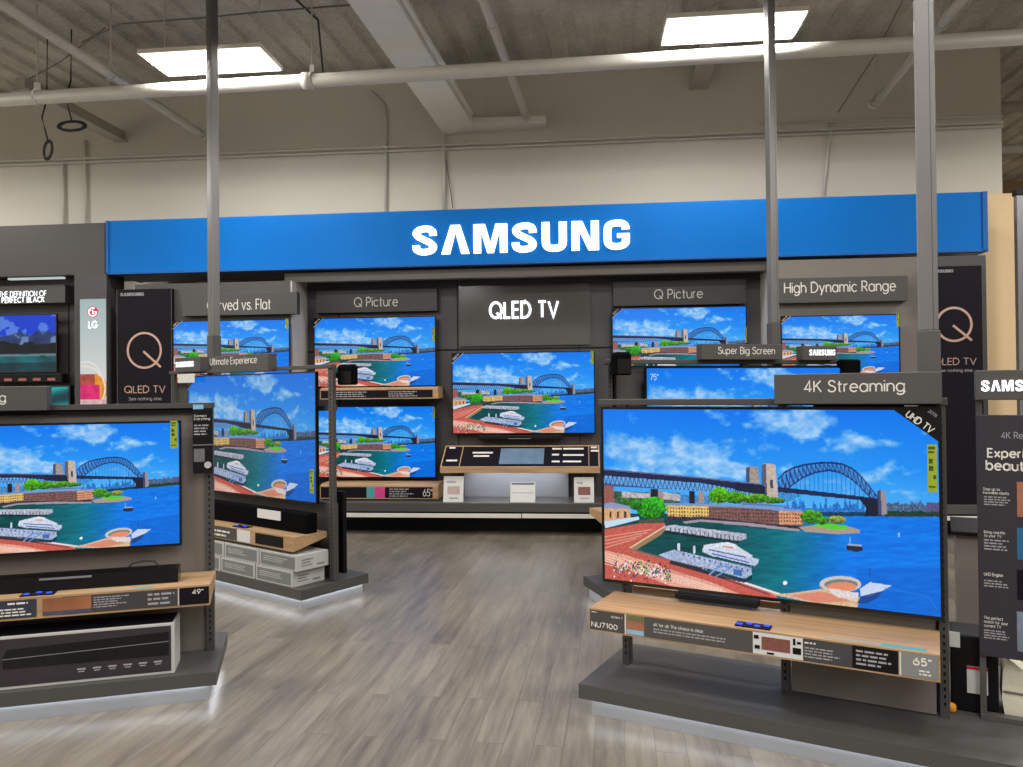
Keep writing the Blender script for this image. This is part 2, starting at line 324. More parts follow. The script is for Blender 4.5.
def text(root, s, x0, x1, z0, z1, y, m, name='lettering', bold=0, ext=.001, rot=0, gap=.19):
    """lettering whose outline box fills x0..x1, z0..z1 on the plane y, facing the shopper (-y)"""
    global GLYPH
    if GLYPH is None: GLYPH = _glyphs()
    wt = .115+bold*1.6; rows = s.split('\n'); paths = []
    for r_, row in enumerate(rows):
        x = 0
        for ch in row:
            w, st = GLYPH[ch]
            for p in st: paths.append([(x+q[0], q[1]-r_*1.45) for q in p])
            x += w+gap+bold
    X = [q[0] for p in paths for q in p]; Z = [q[1] for p in paths for q in p]; mx0, mx1, mz0, mz1 = min(X)-wt/2, max(X)+wt/2, min(Z)-wt*.3, max(Z)+wt*.3
    kx = (x1-x0)/(mx1-mx0); kz = (z1-z0)/(mz1-mz0); ks = min(kx, kz)*.5+(kx+kz)*.25; cxm, czm = (x0+x1)/2, (z0+z1)/2; mb = MB()
    for p in paths:
        closed = len(p) > 4 and abs(p[0][0]-p[-1][0])+abs(p[0][1]-p[-1][1]) < .02
        P = [(x0+(q[0]-mx0)*kx, z0+(q[1]-mz0)*kz) for q in p]
        if rot: P = [(cxm+(a-cxm)*cos(rot)-(b-czm)*sin(rot), czm+(a-cxm)*sin(rot)+(b-czm)*cos(rot)) for a, b in P]
        if closed and not (len(P) < 8): mb.stroke(P[:-1], wt*ks, y-max(ext, .0006), y, closed=True, mitre=True)
        else: mb.stroke(P, wt*ks, y-max(ext, .0006), y, mitre=True)
    return part(root, name, mb, m)
def wordmark(root, x0, x1, z0, z1, y, m, name='lettering', depth=.004):
    """the heavy condensed maker's wordmark S A M S U N G, the A without its crossbar"""
    Lt = []
    S = spline([(.60,.66),(.585,.80),(.50,.885),(.35,.90),(.20,.86),(.125,.74),(.19,.62),(.34,.52),(.50,.42),(.60,.29),(.55,.15),(.40,.095),(.25,.10),(.13,.18),(.11,.33)])
    G = spline([(.62,.68),(.60,.80),(.51,.885),(.37,.90),(.22,.87),(.13,.76),(.115,.5),(.13,.24),(.22,.13),(.37,.10),(.52,.13),(.61,.22),(.62,.34),(.62,.46)])
    U = [(.12,1),(.12,.6)]+spline([(.12,.40),(.135,.22),(.22,.12),(.36,.10),(.50,.12),(.585,.22),(.60,.40)])+[(.60,.6),(.60,1)]
    W_ = {'S': .72, 'A': .80, 'M': .96, 'U': .72, 'N': .76, 'G': .74}
    tot = sum(W_[c] for c in 'SAMSUNG')+.12*6; x = 0; mb = MB(); k = (x1-x0)/tot; h = z1-z0
    for c in 'SAMSUNG':
        T = dict(sx=k, sz=h, ox=x0+x*k, oz=z0)
        def PR(pts): mb.prism([(x0+(x+p[0])*k, z0+p[1]*h) for p in pts], y-depth, y)
        if c == 'S': mb.stroke(S, .21, y-depth, y, **T)
        elif c == 'G':
            mb.stroke(G, .21, y-depth, y, **T); PR([(.38, .54), (.38, .40), (.73, .40), (.73, .54)])
        elif c == 'U': mb.stroke(U, .22, y-depth, y, **T)
        elif c == 'A': PR([(0,0),(.27,1),(.54,1),(.80,0),(.57,0),(.405,.76),(.24,0)])
        elif c == 'M': PR([(0,0),(0,1),(.33,1),(.48,.33),(.63,1),(.96,1),(.96,0),(.75,0),(.75,.78),(.57,0),(.39,0),(.21,.78),(.21,0)])
        elif c == 'N': PR([(0,0),(0,1),(.30,1),(.54,.34),(.54,1),(.76,1),(.76,0),(.47,0),(.22,.67),(.22,0)])
        x += W_[c]+.12
    return part(root, name, mb, m)

# ------------------------------------------------------------------ pictures shown on screens (colours of a grid of points)
def noise2(x, y, seed, oct=4):
    rs = np.random.RandomState(seed); out = np.zeros_like(x); amp = 1; tot = 0; fx, fy = x.copy(), y.copy()
    for o in range(oct):
        g = rs.rand(64, 64); xi = np.floor(fx).astype(int); yi = np.floor(fy).astype(int); tx = fx-xi; ty = fy-yi
        tx = tx*tx*(3-2*tx); ty = ty*ty*(3-2*ty); G = lambda a, b: g[a % 64, b % 64]
        out += amp*((G(xi, yi)*(1-tx)+G(xi+1, yi)*tx)*(1-ty)+(G(xi, yi+1)*(1-tx)+G(xi+1, yi+1)*tx)*ty)
        tot += amp; amp *= .5; fx *= 2.03; fy *= 2.03
    return out/tot
def inpoly(X, Y, P):
    r = np.zeros(X.shape, bool); n = len(P)
    for i in range(n):
        x0, y0 = P[i]; x1, y1 = P[(i+1) % n]
        if y0 == y1: continue
        c = ((y0 > Y) != (y1 > Y)) & (X < (x1-x0)*(Y-y0)/(y1-y0)+x0); r ^= c
    return r
def mixc(c, mask, col, a=1.0):
    col = np.array(col, float)
    if col.ndim == 1: col = np.broadcast_to(col, c.shape)
    mm = (mask.astype(float)*a)[..., None]; c[:] = c*(1-mm)+col*mm
def segd(X, Y, a, b):
    ax, ay = a; bx, by = b; dx, dy = bx-ax, by-ay; t = np.clip(((X-ax)*dx+(Y-ay)*dy)/(dx*dx+dy*dy), 0, 1)
    return np.hypot(X-ax-t*dx, Y-ay-t*dy)

def harbour(X, Y):
    c = np.zeros(X.shape+(3,)); sh = X.shape
    f = np.clip(Y/330, 0, 1)[..., None]
    c[:] = np.array([0, 112, 236])*(1-f)+np.array([60, 172, 248])*f
    r = np.clip((X-700)/300, 0, 1)[..., None]*.3; c[:] = c*(1-r)+np.array([0, 118, 235])*r
    # clouds
    d = np.zeros(sh)
    for (x, y, a, b, k) in ((50,135,62,40,1),(95,170,60,36,.9),(150,135,42,30,.85),(190,185,50,36,.9),(90,212,120,18,.7),(225,122,36,18,.6),(262,148,46,30,.9),(310,170,56,34,1),(350,195,60,32,.95),(405,208,44,24,.8),(300,222,120,14,.5),
                         (560,52,90,40,.85),(610,95,58,30,.9),(650,60,44,44,.7),(510,138,30,12,.5),(440,75,26,12,.5),(345,40,40,14,.4),(745,100,36,22,.8),(785,125,50,22,.85),(868,126,44,16,.8),(720,140,30,12,.5),
                         (550,205,38,20,.7),(810,232,40,18,.7),(852,205,36,22,.85),(780,215,26,16,.5),(885,272,50,9,.6),(660,150,16,10,.5),(690,120,20,8,.4),(455,212,40,26,.5),(940,290,40,8,.3)):
        d += k*np.exp(-(((X-x)/a)**2+((Y-y)/b)**2)*1.15)
    n = noise2(X/46+3, Y/30+7, 3, 5); n2_ = noise2(X/14+3, Y/10+7, 4, 4)
    cl = np.clip((d*1.15+(n-.5)*1.7+(n2_-.5)*.5-.27)*1.45, 0, 1)**.85*np.clip((330-Y)/60, 0, 1)
    sh2 = np.clip(noise2(X/24, Y/16-.4, 5, 4)*1.5-.25, 0, 1)[..., None]
    ccol = np.array([96, 168, 236])*(1-sh2)+np.array([214, 232, 250])*sh2
    c[:] = c*(1-cl[..., None]*.8)+ccol*(cl[..., None]*.8)
    hz = np.clip((Y-215)/90, 0, 1)[..., None]*.25; c[:] = c*(1-hz)+np.array([130, 196, 250])*hz
    # water
    w = Y > 338
    t = np.clip((X-330+(Y-345)*.15)/420, 0, 1)[..., None]
    rr_ = np.clip((X-500)/400, 0, 1)[..., None]
    wc = np.where(t < .55, np.array([2, 72, 74])*(1-t/.55)+np.array([0, 112, 130])*(t/.55), np.array([0, 112, 130])*(1-(t-.55)/.45)+np.array([0, 118, 230])*((t-.55)/.45))
    rip = (noise2(X/40, Y/7, 11, 4)-.5)[..., None]*38; mixc(c, w, wc+rip)
    wp = w & (X > 760) & (Y > 500); mixc(c, wp, np.array([0, 84, 190]), .35)
    # skyline & far shore
    nb = noise2(X/5.5, Y*0+2, 21, 2); nf = noise2(X/3, Y/3, 22, 2)[..., None]
    m = (X > 545) & (X < 785) & (Y > 322-60*np.clip(nb-.35, 0, 1)) & (Y < 344); mixc(c, m, np.array([40, 120, 205])*(.6+.7*nf))
    m = (X > 150) & (X < 1015) & (Y > 318-22*nb) & (Y < 347) & (X > 845); mixc(c, m, np.array([70, 95, 130])*(.5+1.1*nf))
    m = (X > 970) & (Y > 304) & (Y < 335); mixc(c, m, np.array([88, 82, 130])*(.8+.4*nf))
    m = (X > 845) & (X < 1015) & (Y > 334-8*nb) & (Y < 346); mixc(c, m, np.array([30, 60, 50])*(.6+.8*nf))
    m = (X > 600) & (X < 790) & (Y > 333) & (Y < 345); mixc(c, m, np.array([20, 60, 90])*(.6+.8*nf))
    # left background buildings and trees
    m = inpoly(X, Y, [(5,268),(60,272),(235,276),(235,312),(5,312)]); mixc(c, m, np.array([60, 95, 70])*(.4+1.1*nf))
    m = inpoly(X, Y, [(60,272),(145,276),(145,292),(60,290)]) | inpoly(X, Y, [(185,274),(235,280),(235,300),(185,296)]); mixc(c, m, np.array([190, 185, 190])*(.7+.5*nf))
    m = inpoly(X, Y, [(235,280),(330,285),(330,310),(235,308)]); mixc(c, m, np.array([70, 140, 205])*(.7+.5*nf))
    for q in ([(146,264),(168,264),(168,302),(146,302)], [(262,270),(278,270),(278,308),(262,308)]): mixc(c, inpoly(X, Y, q), (28, 30, 48))
    for q in ([(168,270),(184,270),(184,304),(168,304)], [(290,272),(306,272),(306,306),(290,306)]): mixc(c, inpoly(X, Y, q), (160, 140, 132))
    # approach viaduct: deck + lattice
    tr = inpoly(X, Y, [(5,222),(300,247),(495,276),(495,292),(300,270),(5,254)]); mixc(c, tr, (140, 175, 225), .45)
    yb = 222+(X-5)*.088; ph = (X/13.0) % 1; zz = np.abs(ph*2-1); dy = (Y-yb)/28.0
    mixc(c, tr & (np.abs(zz-dy) < .2), (52, 62, 104), .85); mixc(c, tr & ((dy > .88)), (66, 74, 112), .9)
    mixc(c, inpoly(X, Y, [(5,203),(300,229),(490,250),(493,280),(300,247),(5,224)]), (30, 38, 74))
    mixc(c, inpoly(X, Y, [(5,203),(300,229),(490,250),(490,254),(300,233),(5,207)]), (96, 104, 150))
    mixc(c, inpoly(X, Y, [(400,244),(490,252),(493,284),(400,268)]), (26, 32, 62))
    # arch bridge
    up = [(527,236),(548,214),(575,200),(610,191),(650,186),(690,185),(722,190),(750,203),(776,226),(800,256),(826,290)]
    lo = [(530,272),(552,266),(575,248),(605,228),(640,214),(680,208),(712,214),(740,229),(765,250),(790,276),(812,296)]
    UX, UY = zip(*up); LX, LY = zip(*lo)
    uy = np.interp(X, UX, UY); ly = np.interp(X, LX, LY); xr = (X > 527) & (X < 830)
    band = xr & (Y > uy) & (Y < np.where(X > 812, 296, ly))
    mixc(c, band, (70, 126, 205), .5)
    ph = (X/12.5) % 1; rel = np.clip((Y-uy)/np.maximum(ly-uy, 1), 0, 1)
    mixc(c, band & (np.abs(rel-ph) < .16), (28, 52, 104), .85); mixc(c, band & ((ph < .17)), (28, 48, 98), .9)
    mixc(c, xr & (np.abs(Y-uy) < 3), (26, 48, 100)); mixc(c, (X > 530) & (X < 812) & (np.abs(Y-ly) < 2.6), (26, 46, 96))
    dk = 258+(X-527)*.1285; hang = (X > 552) & (X < 800) & (Y > ly) & (Y < dk) & (((X/13.5) % 1) < .16); mixc(c, hang, (50, 90, 160), .8)
    mixc(c, inpoly(X, Y, [(527,257),(770,285),(846,294),(846,303),(770,297),(527,273)]), (24, 38, 82))
    mixc(c, inpoly(X, Y, [(527,273),(600,282),(545,308),(527,300)]) & (((X+Y)/9 % 1) < .45), (30, 60, 120), .8)
    mixc(c, inpoly(X, Y, [(765,288),(832,298),(840,345),(785,346),(790,320)]), (24, 28, 50)); 
    mixc(c, inpoly(X, Y, [(832,266),(848,272),(853,338),(836,342)]), (150, 142, 150)); mixc(c, inpoly(X, Y, [(824,270),(833,266),(837,342),(826,340)]), (64, 74, 112))
    # pylons
    nn = noise2(X/6, Y/6, 31, 2)[..., None]
    mixc(c, inpoly(X, Y, [(433,200),(440,196),(468,198),(472,248),(433,243)]), np.array([158, 146, 138])*(.85+.3*nn)); mixc(c, inpoly(X, Y, [(433,200),(443,198),(443,244),(433,243)]), (70, 78, 112))
    mixc(c, inpoly(X, Y, [(480,190),(489,187),(520,190),(528,293),(492,287),(490,255),(478,252)]), np.array([196, 180, 164])*(.88+.24*nn)); mixc(c, inpoly(X, Y, [(480,190),(492,188),(495,286),(491,287),(489,254),(478,252)]), (92, 90, 112))
    mixc(c, inpoly(X, Y, [(503,236),(512,236),(514,262),(505,262)]), (60, 70, 100))
    # tree belt, arc buildings
    def tree(x, y, a, b, s, col=(58, 150, 30)):
        nt = noise2(X/7+s, Y/7, 40+s, 3); m = (((X-x)/a)**2+((Y-y)/b)**2) < .7+nt*.6
        sh_ = np.clip(.45+1.1*(noise2(X/4, Y/4, 50+s, 2)-.1)-(Y-y)/(b*3.5), .25, 1.35)[..., None]; mixc(c, m, np.array(col)*sh_)
    mixc(c, inpoly(X, Y, [(5,252),(36,256),(36,306),(5,306)]), np.array([150, 92, 84])*(.8+.4*nf))
    tree(92, 305, 42, 14, 1, (50, 110, 40))
    tree(352, 284, 34, 24, 2, (80, 170, 20)); tree(400, 290, 34, 18, 3, (60, 140, 20)); tree(455, 292, 52, 14, 4, (80, 150, 24)); tree(515, 298, 34, 10, 5, (66, 130, 30))
    q = [(186,308),(320,310),(470,316),(600,330),(602,372),(520,372),(330,352),(200,352)]
    mixc(c, inpoly(X, Y, q), np.array([126, 88, 82])*(.7+.6*nf)); mixc(c, inpoly(X, Y, [(186,312),(320,314),(320,346),(200,350)]), np.array([226, 190, 106])*(.85+.3*nf))
    mixc(c, inpoly(X, Y, [(530,326),(600,332),(600,370),(530,370)]), np.array([214, 150, 112])*(.85+.3*nf))
    win = ((((X)/8.5) % 1) < .5) & ((((Y-X*.02)/10.5) % 1) < .52) & inpoly(X, Y, [(186,318),(320,318),(470,325),(598,338),(600,366),(520,366),(330,348),(200,346)]); mixc(c, win, (58, 44, 62), .75)
    mixc(c, inpoly(X, Y, [(186,306),(320,308),(420,312),(600,326),(600,333),(420,320),(320,316),(186,314)]), (120, 148, 196))
    mixc(c, inpoly(X, Y, [(420,304),(560,314),(560,320),(420,312)]), (96, 120, 168))
    mixc(c, inpoly(X, Y, [(5,308),(30,304),(84,316),(84,324),(5,322)]), (138, 150, 190)); mixc(c, inpoly(X, Y, [(5,322),(84,324),(86,352),(5,362)]), np.array([212, 166, 122])*(.85+.3*nf))
    for xx in (22, 44, 66): mixc(c, inpoly(X, Y, [(xx,332),(xx+7,332),(xx+7,350),(xx,352)]), (80, 50, 50))
    tree(150, 322, 44, 34, 6, (44, 158, 30)); tree(100, 312, 20, 14, 7, (40, 120, 30))
    # promontory and quay
    mixc(c, inpoly(X, Y, [(200,346),(330,350),(520,370),(600,374),(600,386),(470,382),(330,362),(262,356),(190,362)]), np.array([50, 44, 62])*(.6+.9*nf))
    mixc(c, inpoly(X, Y, [(240,362),(300,355),(430,364),(590,384),(590,391),(430,374),(300,362),(250,368)]), (158, 150, 160))
    mixc(c, inpoly(X, Y, [(588,378),(650,370),(740,376),(772,386),(770,395),(700,399),(610,392)]), (170, 152, 134)); mixc(c, inpoly(X, Y, [(630,372),(660,364),(735,374),(738,382),(690,385)]), (84, 206, 40))
    tree(626, 346, 32, 20, 8, (70, 150, 30)); tree(702, 356, 28, 12, 9, (140, 156, 60)); tree(660, 358, 20, 12, 10, (60, 140, 30))
    # promenade
    mixc(c, inpoly(X, Y, [(5,386),(110,368),(188,366),(192,378),(168,398),(100,440),(86,446),(300,506),(528,578),(520,592),(5,545)]), np.array([196, 92, 80])*(.85+.3*nf))
    mixc(c, inpoly(X, Y, [(5,448),(70,462),(330,545),(440,590),(300,590),(5,480)]), np.array([226, 160, 140])*(.88+.24*nf))
    for k in range(5):
        d0 = segd(X, Y, (5, 456+k*8), (360+k*10, 566+k*6)); mixc(c, (d0 < 1.3) & (Y > 440), (246, 214, 200), .8)
    for k in range(4):
        d0 = segd(X, Y, (8, 408+k*11), (150-k*16, 386+k*9)); mixc(c, d0 < 1.6, (232, 178, 158), .7)
    mixc(c, segd(X, Y, (84,444), (300,504)) < 2.4, (120, 98, 96)); mixc(c, segd(X, Y, (300,504), (528,578)) < 3.0, (236, 226, 232)); mixc(c, segd(X, Y, (302,512), (500,580)) < 1.4, (60, 40, 60))
    mixc(c, inpoly(X, Y, [(82,442),(168,394),(186,378),(194,384),(176,402),(104,446),(90,448)]), (150, 124, 92)); mixc(c, segd(X, Y, (84,441), (186,378)) < 2, (222, 196, 160))
    mixc(c, inpoly(X, Y, [(5,362),(110,347),(112,356),(10,382)]), (196, 218, 240)); mixc(c, inpoly(X, Y, [(112,358),(185,352),(185,366),(112,368)]), (120, 90, 70), .6)
    # pier
    mixc(c, inpoly(X, Y, [(186,376),(215,372),(300,382),(432,398),(433,412),(410,420),(300,404),(190,388)]), np.array([196, 200, 220])*(.6+.6*nf))
    for k in range(18): mixc(c, inpoly(X, Y, [(205+k*12.5,380+k*1.6),(208+k*12.5,380+k*1.6),(208+k*12.5,392+k*1.7),(205+k*12.5,392+k*1.7)]), (36, 44, 66), .7)
    mixc(c, inpoly(X, Y, [(190,388),(300,404),(410,420),(410,426),(300,412),(190,396)]), (14, 34, 44), .8)
    # wharf + gangways
    mixc(c, inpoly(X, Y, [(205,478),(330,510),(430,536),(448,522),(448,534),(425,545),(330,524),(200,488)]), (10, 30, 50), .8)
    mixc(c, inpoly(X, Y, [(168,462),(215,446),(232,450),(446,500),(448,520),(425,532),(330,506),(202,476)]), np.array([188, 202, 236])*(.7+.5*nf))
    for k in range(13): mixc(c, inpoly(X, Y, [(240+k*16,456+k*4),(246+k*16,456+k*4),(246+k*16,463+k*4),(240+k*16,463+k*4)]), (70, 100, 150), .7)
    mixc(c, (segd(X, Y, (322,520), (352,494)) < 3) | (segd(X, Y, (352,494), (384,500)) < 3) | (segd(X, Y, (340,526), (384,500)) < 2), (120, 160, 220))
    mixc(c, (segd(X, Y, (230,446), (230,430)) < 4) | (segd(X, Y, (276,454), (276,438)) < 4), (214, 226, 250))
    mixc(c, inpoly(X, Y, [(392,502),(420,508),(418,526),(392,520)]), (60, 110, 180))
    # ferry
    mixc(c, inpoly(X, Y, [(300,452),(332,466),(455,498),(466,486),(470,474),(420,462),(302,440)]), np.array([206, 218, 246])*(.85+.25*nf))
    mixc(c, inpoly(X, Y, [(304,432),(330,428),(362,424),(400,430),(418,444),(452,464),(440,470),(380,460),(304,448)]), np.array([228, 234, 250])*(.85+.25*nf))
    mixc(c, inpoly(X, Y, [(356,428),(374,423),(398,429),(402,442),(360,438)]), (236, 240, 252)); mixc(c, inpoly(X, Y, [(362,434),(392,438),(392,442),(362,438)]), (220, 130, 60))
    mixc(c, segd(X, Y, (320,446), (430,468)) < 1.8, (50, 80, 150)); mixc(c, segd(X, Y, (330,458), (440,484)) < 1.8, (60, 96, 166)); mixc(c, segd(X, Y, (340,468), (455,496)) < 1.6, (20, 40, 90))
    # peninsula lower right
    mixc(c, inpoly(X, Y, [(500,578),(560,576),(656,562),(700,568),(770,588),(760,625),(640,606)]), np.array([222, 186, 150])*(.85+.25*nf)); mixc(c, inpoly(X, Y, [(560,582),(655,570),(700,580),(740,600),(640,604)]), (216, 130, 106), .85)
    mixc(c, (((X-712)/62)**2+((Y-548)/24)**2 < 1), (206, 196, 188)); mixc(c, (((X-714)/50)**2+((Y-549)/16)**2 < 1), (120, 128, 120)); mixc(c, (((X-716)/44)**2+((Y-556)/14)**2 < 1), (226, 140, 108))
    mixc(c, inpoly(X, Y, [(680,560),(765,574),(764,600),(700,586),(680,572)]), np.array([226, 216, 214])*(.85+.25*nf))
    mixc(c, inpoly(X, Y, [(770,562),(800,542),(864,552),(836,568),(800,584),(772,584)]), (196, 214, 240)); mixc(c, inpoly(X, Y, [(772,584),(836,568),(822,590),(790,606),(760,606)]), (20, 60, 130), .8)
    mixc(c, segd(X, Y, (800,500), (800,528)) < 1.2, (30, 60, 90))
    mixc(c, segd(X, Y, (840,558), (975,585)) < 1.1, (60, 140, 230), .6); mixc(c, segd(X, Y, (975,585), (1000,625)) < 1.1, (60, 140, 230), .6)
    # small boats, buoy
    mixc(c, inpoly(X, Y, [(730,432),(778,436),(778,448),(760,452),(732,446)]), (34, 40, 60)); mixc(c, inpoly(X, Y, [(734,426),(776,430),(776,436),(734,433)]), (150, 170, 190)); mixc(c, segd(X, Y, (742,408), (742,428)) < 1.2, (170, 190, 200))
    mixc(c, ((X-547)**2+(Y-545)**2) < 38, (236, 244, 250)); mixc(c, ((X-887)**2/9+(Y-400)**2/60) < 1, (120, 190, 240))
    # fine texture of the town and quays
    grain = (noise2(X/1.6, Y/1.6, 91, 2)-.5)[..., None]*70; mixc(c, (Y > 262) & (X < 610) & (Y < 372), c+grain, .6)
    g2_ = (noise2(X/2.2, Y/1.8, 92, 2)-.5)[..., None]*60; mixc(c, inpoly(X, Y, [(168,425),(480,425),(480,535),(168,520)]) & (c.sum(-1) > 380), c+g2_-14, .9)
    g3_ = (noise2(X/2, Y/2, 93, 2)-.5)[..., None]*36; mixc(c, (c[..., 0] > 150) & (Y > 380), c+g3_, .8)
    # crowd
    rs = np.random.RandomState(5)
    for k in range(260):
        x, y = 35+rs.rand()*170, 0; y = 500+(x-35)*.1+rs.randn()*14; col = [(30,30,60),(240,240,245),(60,60,150),(170,40,60),(90,190,60),(40,40,40)][rs.randint(6)]
        mixc(c, ((X-x)/1.9)**2+((Y-y)/3.0)**2 < 1, col)
    return c
def quad_map(U, V, q):
    """unit square (U right, V down) into the quad TL,TR,BR,BL"""
    (x0, y0), (x1, y1), (x2, y2), (x3, y3) = q
    dx1, dx2, sx = x1-x2, x3-x2, x0-x1+x2-x3; dy1, dy2, sy = y1-y2, y3-y2, y0-y1+y2-y3; det = dx1*dy2-dx2*dy1
    g = (sx*dy2-dx2*sy)/det; h = (dx1*sy-sx*dy1)/det
    a, b, c_ = x1-x0+g*x1, x3-x0+h*x3, x0; d, e, f = y1-y0+g*y1, y3-y0+h*y3, y0; w = g*U+h*V+1
    return (a*U+b*V+c_)/w, (d*U+e*V+f)/w
def picture_mesh(name, nx, nz, fn, m):
    """1 x 1 grid in x,z facing -y, coloured by fn(U,V)"""
    u = np.linspace(0, 1, nx+1); v = np.linspace(0, 1, nz+1); U, V = np.meshgrid(u, v)
    col = np.clip(fn(U, V), 0, 255)/255
    col = np.where(col <= .04045, col/12.92, ((col+.055)/1.055)**2.4)
    co = np.stack([U, U*0, 1-V], -1).reshape(-1, 3); i = np.arange((nx+1)*(nz+1)).reshape(nz+1, nx+1)
    fa = np.stack([i[1:, :-1], i[1:, 1:], i[:-1, 1:], i[:-1, :-1]], -1).reshape(-1, 4)
    me = bpy.data.meshes.new(name); me.vertices.add(len(co)); me.vertices.foreach_set('co', co.ravel())
    me.loops.add(fa.size); me.loops.foreach_set('vertex_index', fa.ravel().astype(np.int32)); me.polygons.add(len(fa)); me.polygons.foreach_set('loop_start', (np.arange(len(fa))*4).astype(np.int32))
    me.update(calc_edges=True)
    ca = me.color_attributes.new('picture', 'FLOAT_COLOR', 'POINT')
    ca.data.foreach_set('color', np.concatenate([col.reshape(-1, 3), np.ones((len(co), 1))], 1).ravel().astype(np.float32))
    me.materials.append(m); return me
SCREEN = picture_mesh('harbour_picture', 560, 315, lambda U, V: harbour(*quad_map(U, V, [(5, 25), (1005, 28), (1010, 645), (8, 533)])), SCR)
def picture(root, name, me, x0, x1, z0, z1, y, m=None):
    b = BASE[root]; o = bpy.data.objects.new(name, me); COL.objects.link(o); o.parent = root; BASE[o] = b
    o.location = (x0-b[0], y-b[1], z0-b[2]); o.scale = (x1-x0, 1, z1-z0)
    if m: o.material_slots[0].link = 'OBJECT'; o.material_slots[0].material = m
    return o

# ------------------------------------------------------------------ builders
def tv(fr, x0, x1, z0, z1, y, label, badge=None, energy=None, back=.05, m=None, group=None, badge_text='QLED TV', mesh=None, mount=.03, bz=.010):
    cx = (x0+x1)/2; t = thing(fr, 'television', label, 'television', (cx, y, z0), group)
    w = x1-x0; h = z1-z0
    mb = MB(); f = .006
    mb.box(x0, x1, y, y+.022, z0, z1, GBLK, .003); mb.box(x0+w*.12, x1-w*.12, y+.022, y+back, z0+h*.1, z1-h*.25, GBLK, .006)
    part(t, 'housing', mb)
    fm = MB()
    for a in ((x0, x1, z1-bz, z1), (x0, x1, z0, z0+bz*1.2), (x0, x0+bz, z0+bz*1.2, z1-bz), (x1-bz, x1, z0+bz*1.2, z1-bz)): fm.box(a[0], a[1], y-f, y, a[2], a[3])
    part(t, 'bezel', fm, GBLK)
    picture(t, 'screen', mesh or SCREEN, x0+bz, x1-bz, z0+bz*1.2, z1-bz, y-.002, m)
    part(t, 'wall_bracket', Bx(cx-.12, cx+.12, y+back, y+back+mount, z0+h*.35, z0+h*.7), BLK)
    if badge:
        if badge == 'left':
            lx, lz = w*.085, h*.13; P = [(x0+.002, z1-.002), (x0+.002, z1-lz), (x0+lx, z1-.002)]; line = [(x0+.002, z1-lz), (x0+lx, z1-.002)]
            cxx, czz, ang = x0+lx*.36, z1-lz*.36, atan2(lz, lx)
        else:
            lx, lz = w*.125, h*.17; P = [(x1-.002, z1-.002), (x1-lx, z1-.002), (x1-.002, z1-lz)]; line = [(x1-lx, z1-.002), (x1-.002, z1-lz)]
            cxx, czz, ang = x1-lx*.415, z1-lz*.415, -atan2(lz, lx)
        bd = part(t, 'corner_badge', MB().prism(P, y-f-.003, y-f), BLK, 'black triangular corner sticker')
        L = sqrt(lx*lx+lz*lz); sgn = 1 if badge == 'left' else -1
        text(bd, badge_text, cxx-L*.25, cxx+L*.25, czz-L*.062, czz+L*.062, y-f-.003, LTX, rot=ang, bold=.03)
        if badge == 'right':
            text(bd, '2018', cxx+.045-L*.08, cxx+.045+L*.08, czz+.035-L*.028, czz+.035+L*.028, y-f-.003, GTX, rot=ang)
        else: part(bd, 'border_line', MB().stroke(line, .006, y-f-.004, y-f-.003), GTX)
    if energy:
        ex0, ex1, ez0, ez1 = energy; ex0, ex1 = x0+ex0*w, x0+ex1*w; ez0, ez1 = z1-ez1*h, z1-ez0*h
        e = part(t, 'energy_label', Bx(ex0, ex1, y-f-.003, y-f-.001, ez0, ez1), GRN, 'yellow green energy label')
        im = MB(); eh = ez1-ez0; ew = ex1-ex0
        for (a, b, c, d) in ((.1, .8, .90, .95), (.1, .7, .82, .86), (.15, .55, .60, .70), (.15, .6, .45, .55), (.6, .9, .28, .36), (.1, .8, .1, .13)):
            im.box(ex0+a*ew, ex0+b*ew, y-f-.004, y-f-.003, ez0+c*eh, ez0+d*eh)
        part(e, 'print', im, GRT)
    return t
def sign(fr, x0, x1, z0, z1, y, d, txt, label, tw=.7, th=.34, off=0, m=None, tm=None, name='header_sign', cat='sign', bold=0, frame=True):
    cx = (x0+x1)/2; t = thing(fr, name, label, cat, (cx, y+d/2, z0))
    part(t, 'board', Bx(x0, x1, y, y+d, z0, z1, bev=.003), m or SIGNM)
    w = x1-x0; h = z1-z0; zc = (z0+z1)/2
    text(t, txt, cx+off*w-w*tw/2, cx+off*w+w*tw/2, zc-h*th/2, zc+h*th/2, y, tm or LTX, bold=bold)
    return t
def shelf(root, x0, x1, yf, yb, zt, hf, hb=.04, strip=None):
    """wedge shelf: tall framed front, thinner back; oak"""
    s = part(root, 'shelf', MB().prism([(yf, zt), (yf, zt-hf), (yb, zt-hb), (yb, zt)], x0, x1, axis='x'), WOOD, 'light oak shelf')
    return s
def strip_print(parent, x0, x1, z0, z1, y, cells, name='graphic_strip'):
    """cells: (frac0, frac1, material)"""
    mb = MB(); w = x1-x0
    for (a, b, m) in cells: mb.box(x0+a*w, x0+b*w, y-.002, y, z0, z1, m)
    return part(parent, name, mb)
def lines(parent, x0, x1, z0, z1, y, n, m=GTX, name='small_print', seed=1):
    rs = random.Random(seed); mb = MB(); h = (z1-z0)/n
    for i in range(n):
        x = x0; zz = z1-(i+.75)*h; end = x1-(x1-x0)*rs.random()*.35
        while x < end:
            wl = rs.uniform(.6, 2.2)*h; mb.box(x, min(x+wl, end), y-.0012, y-.0004, zz, zz+h*.45); x += wl+h*.35
    return part(parent, name, mb, m)

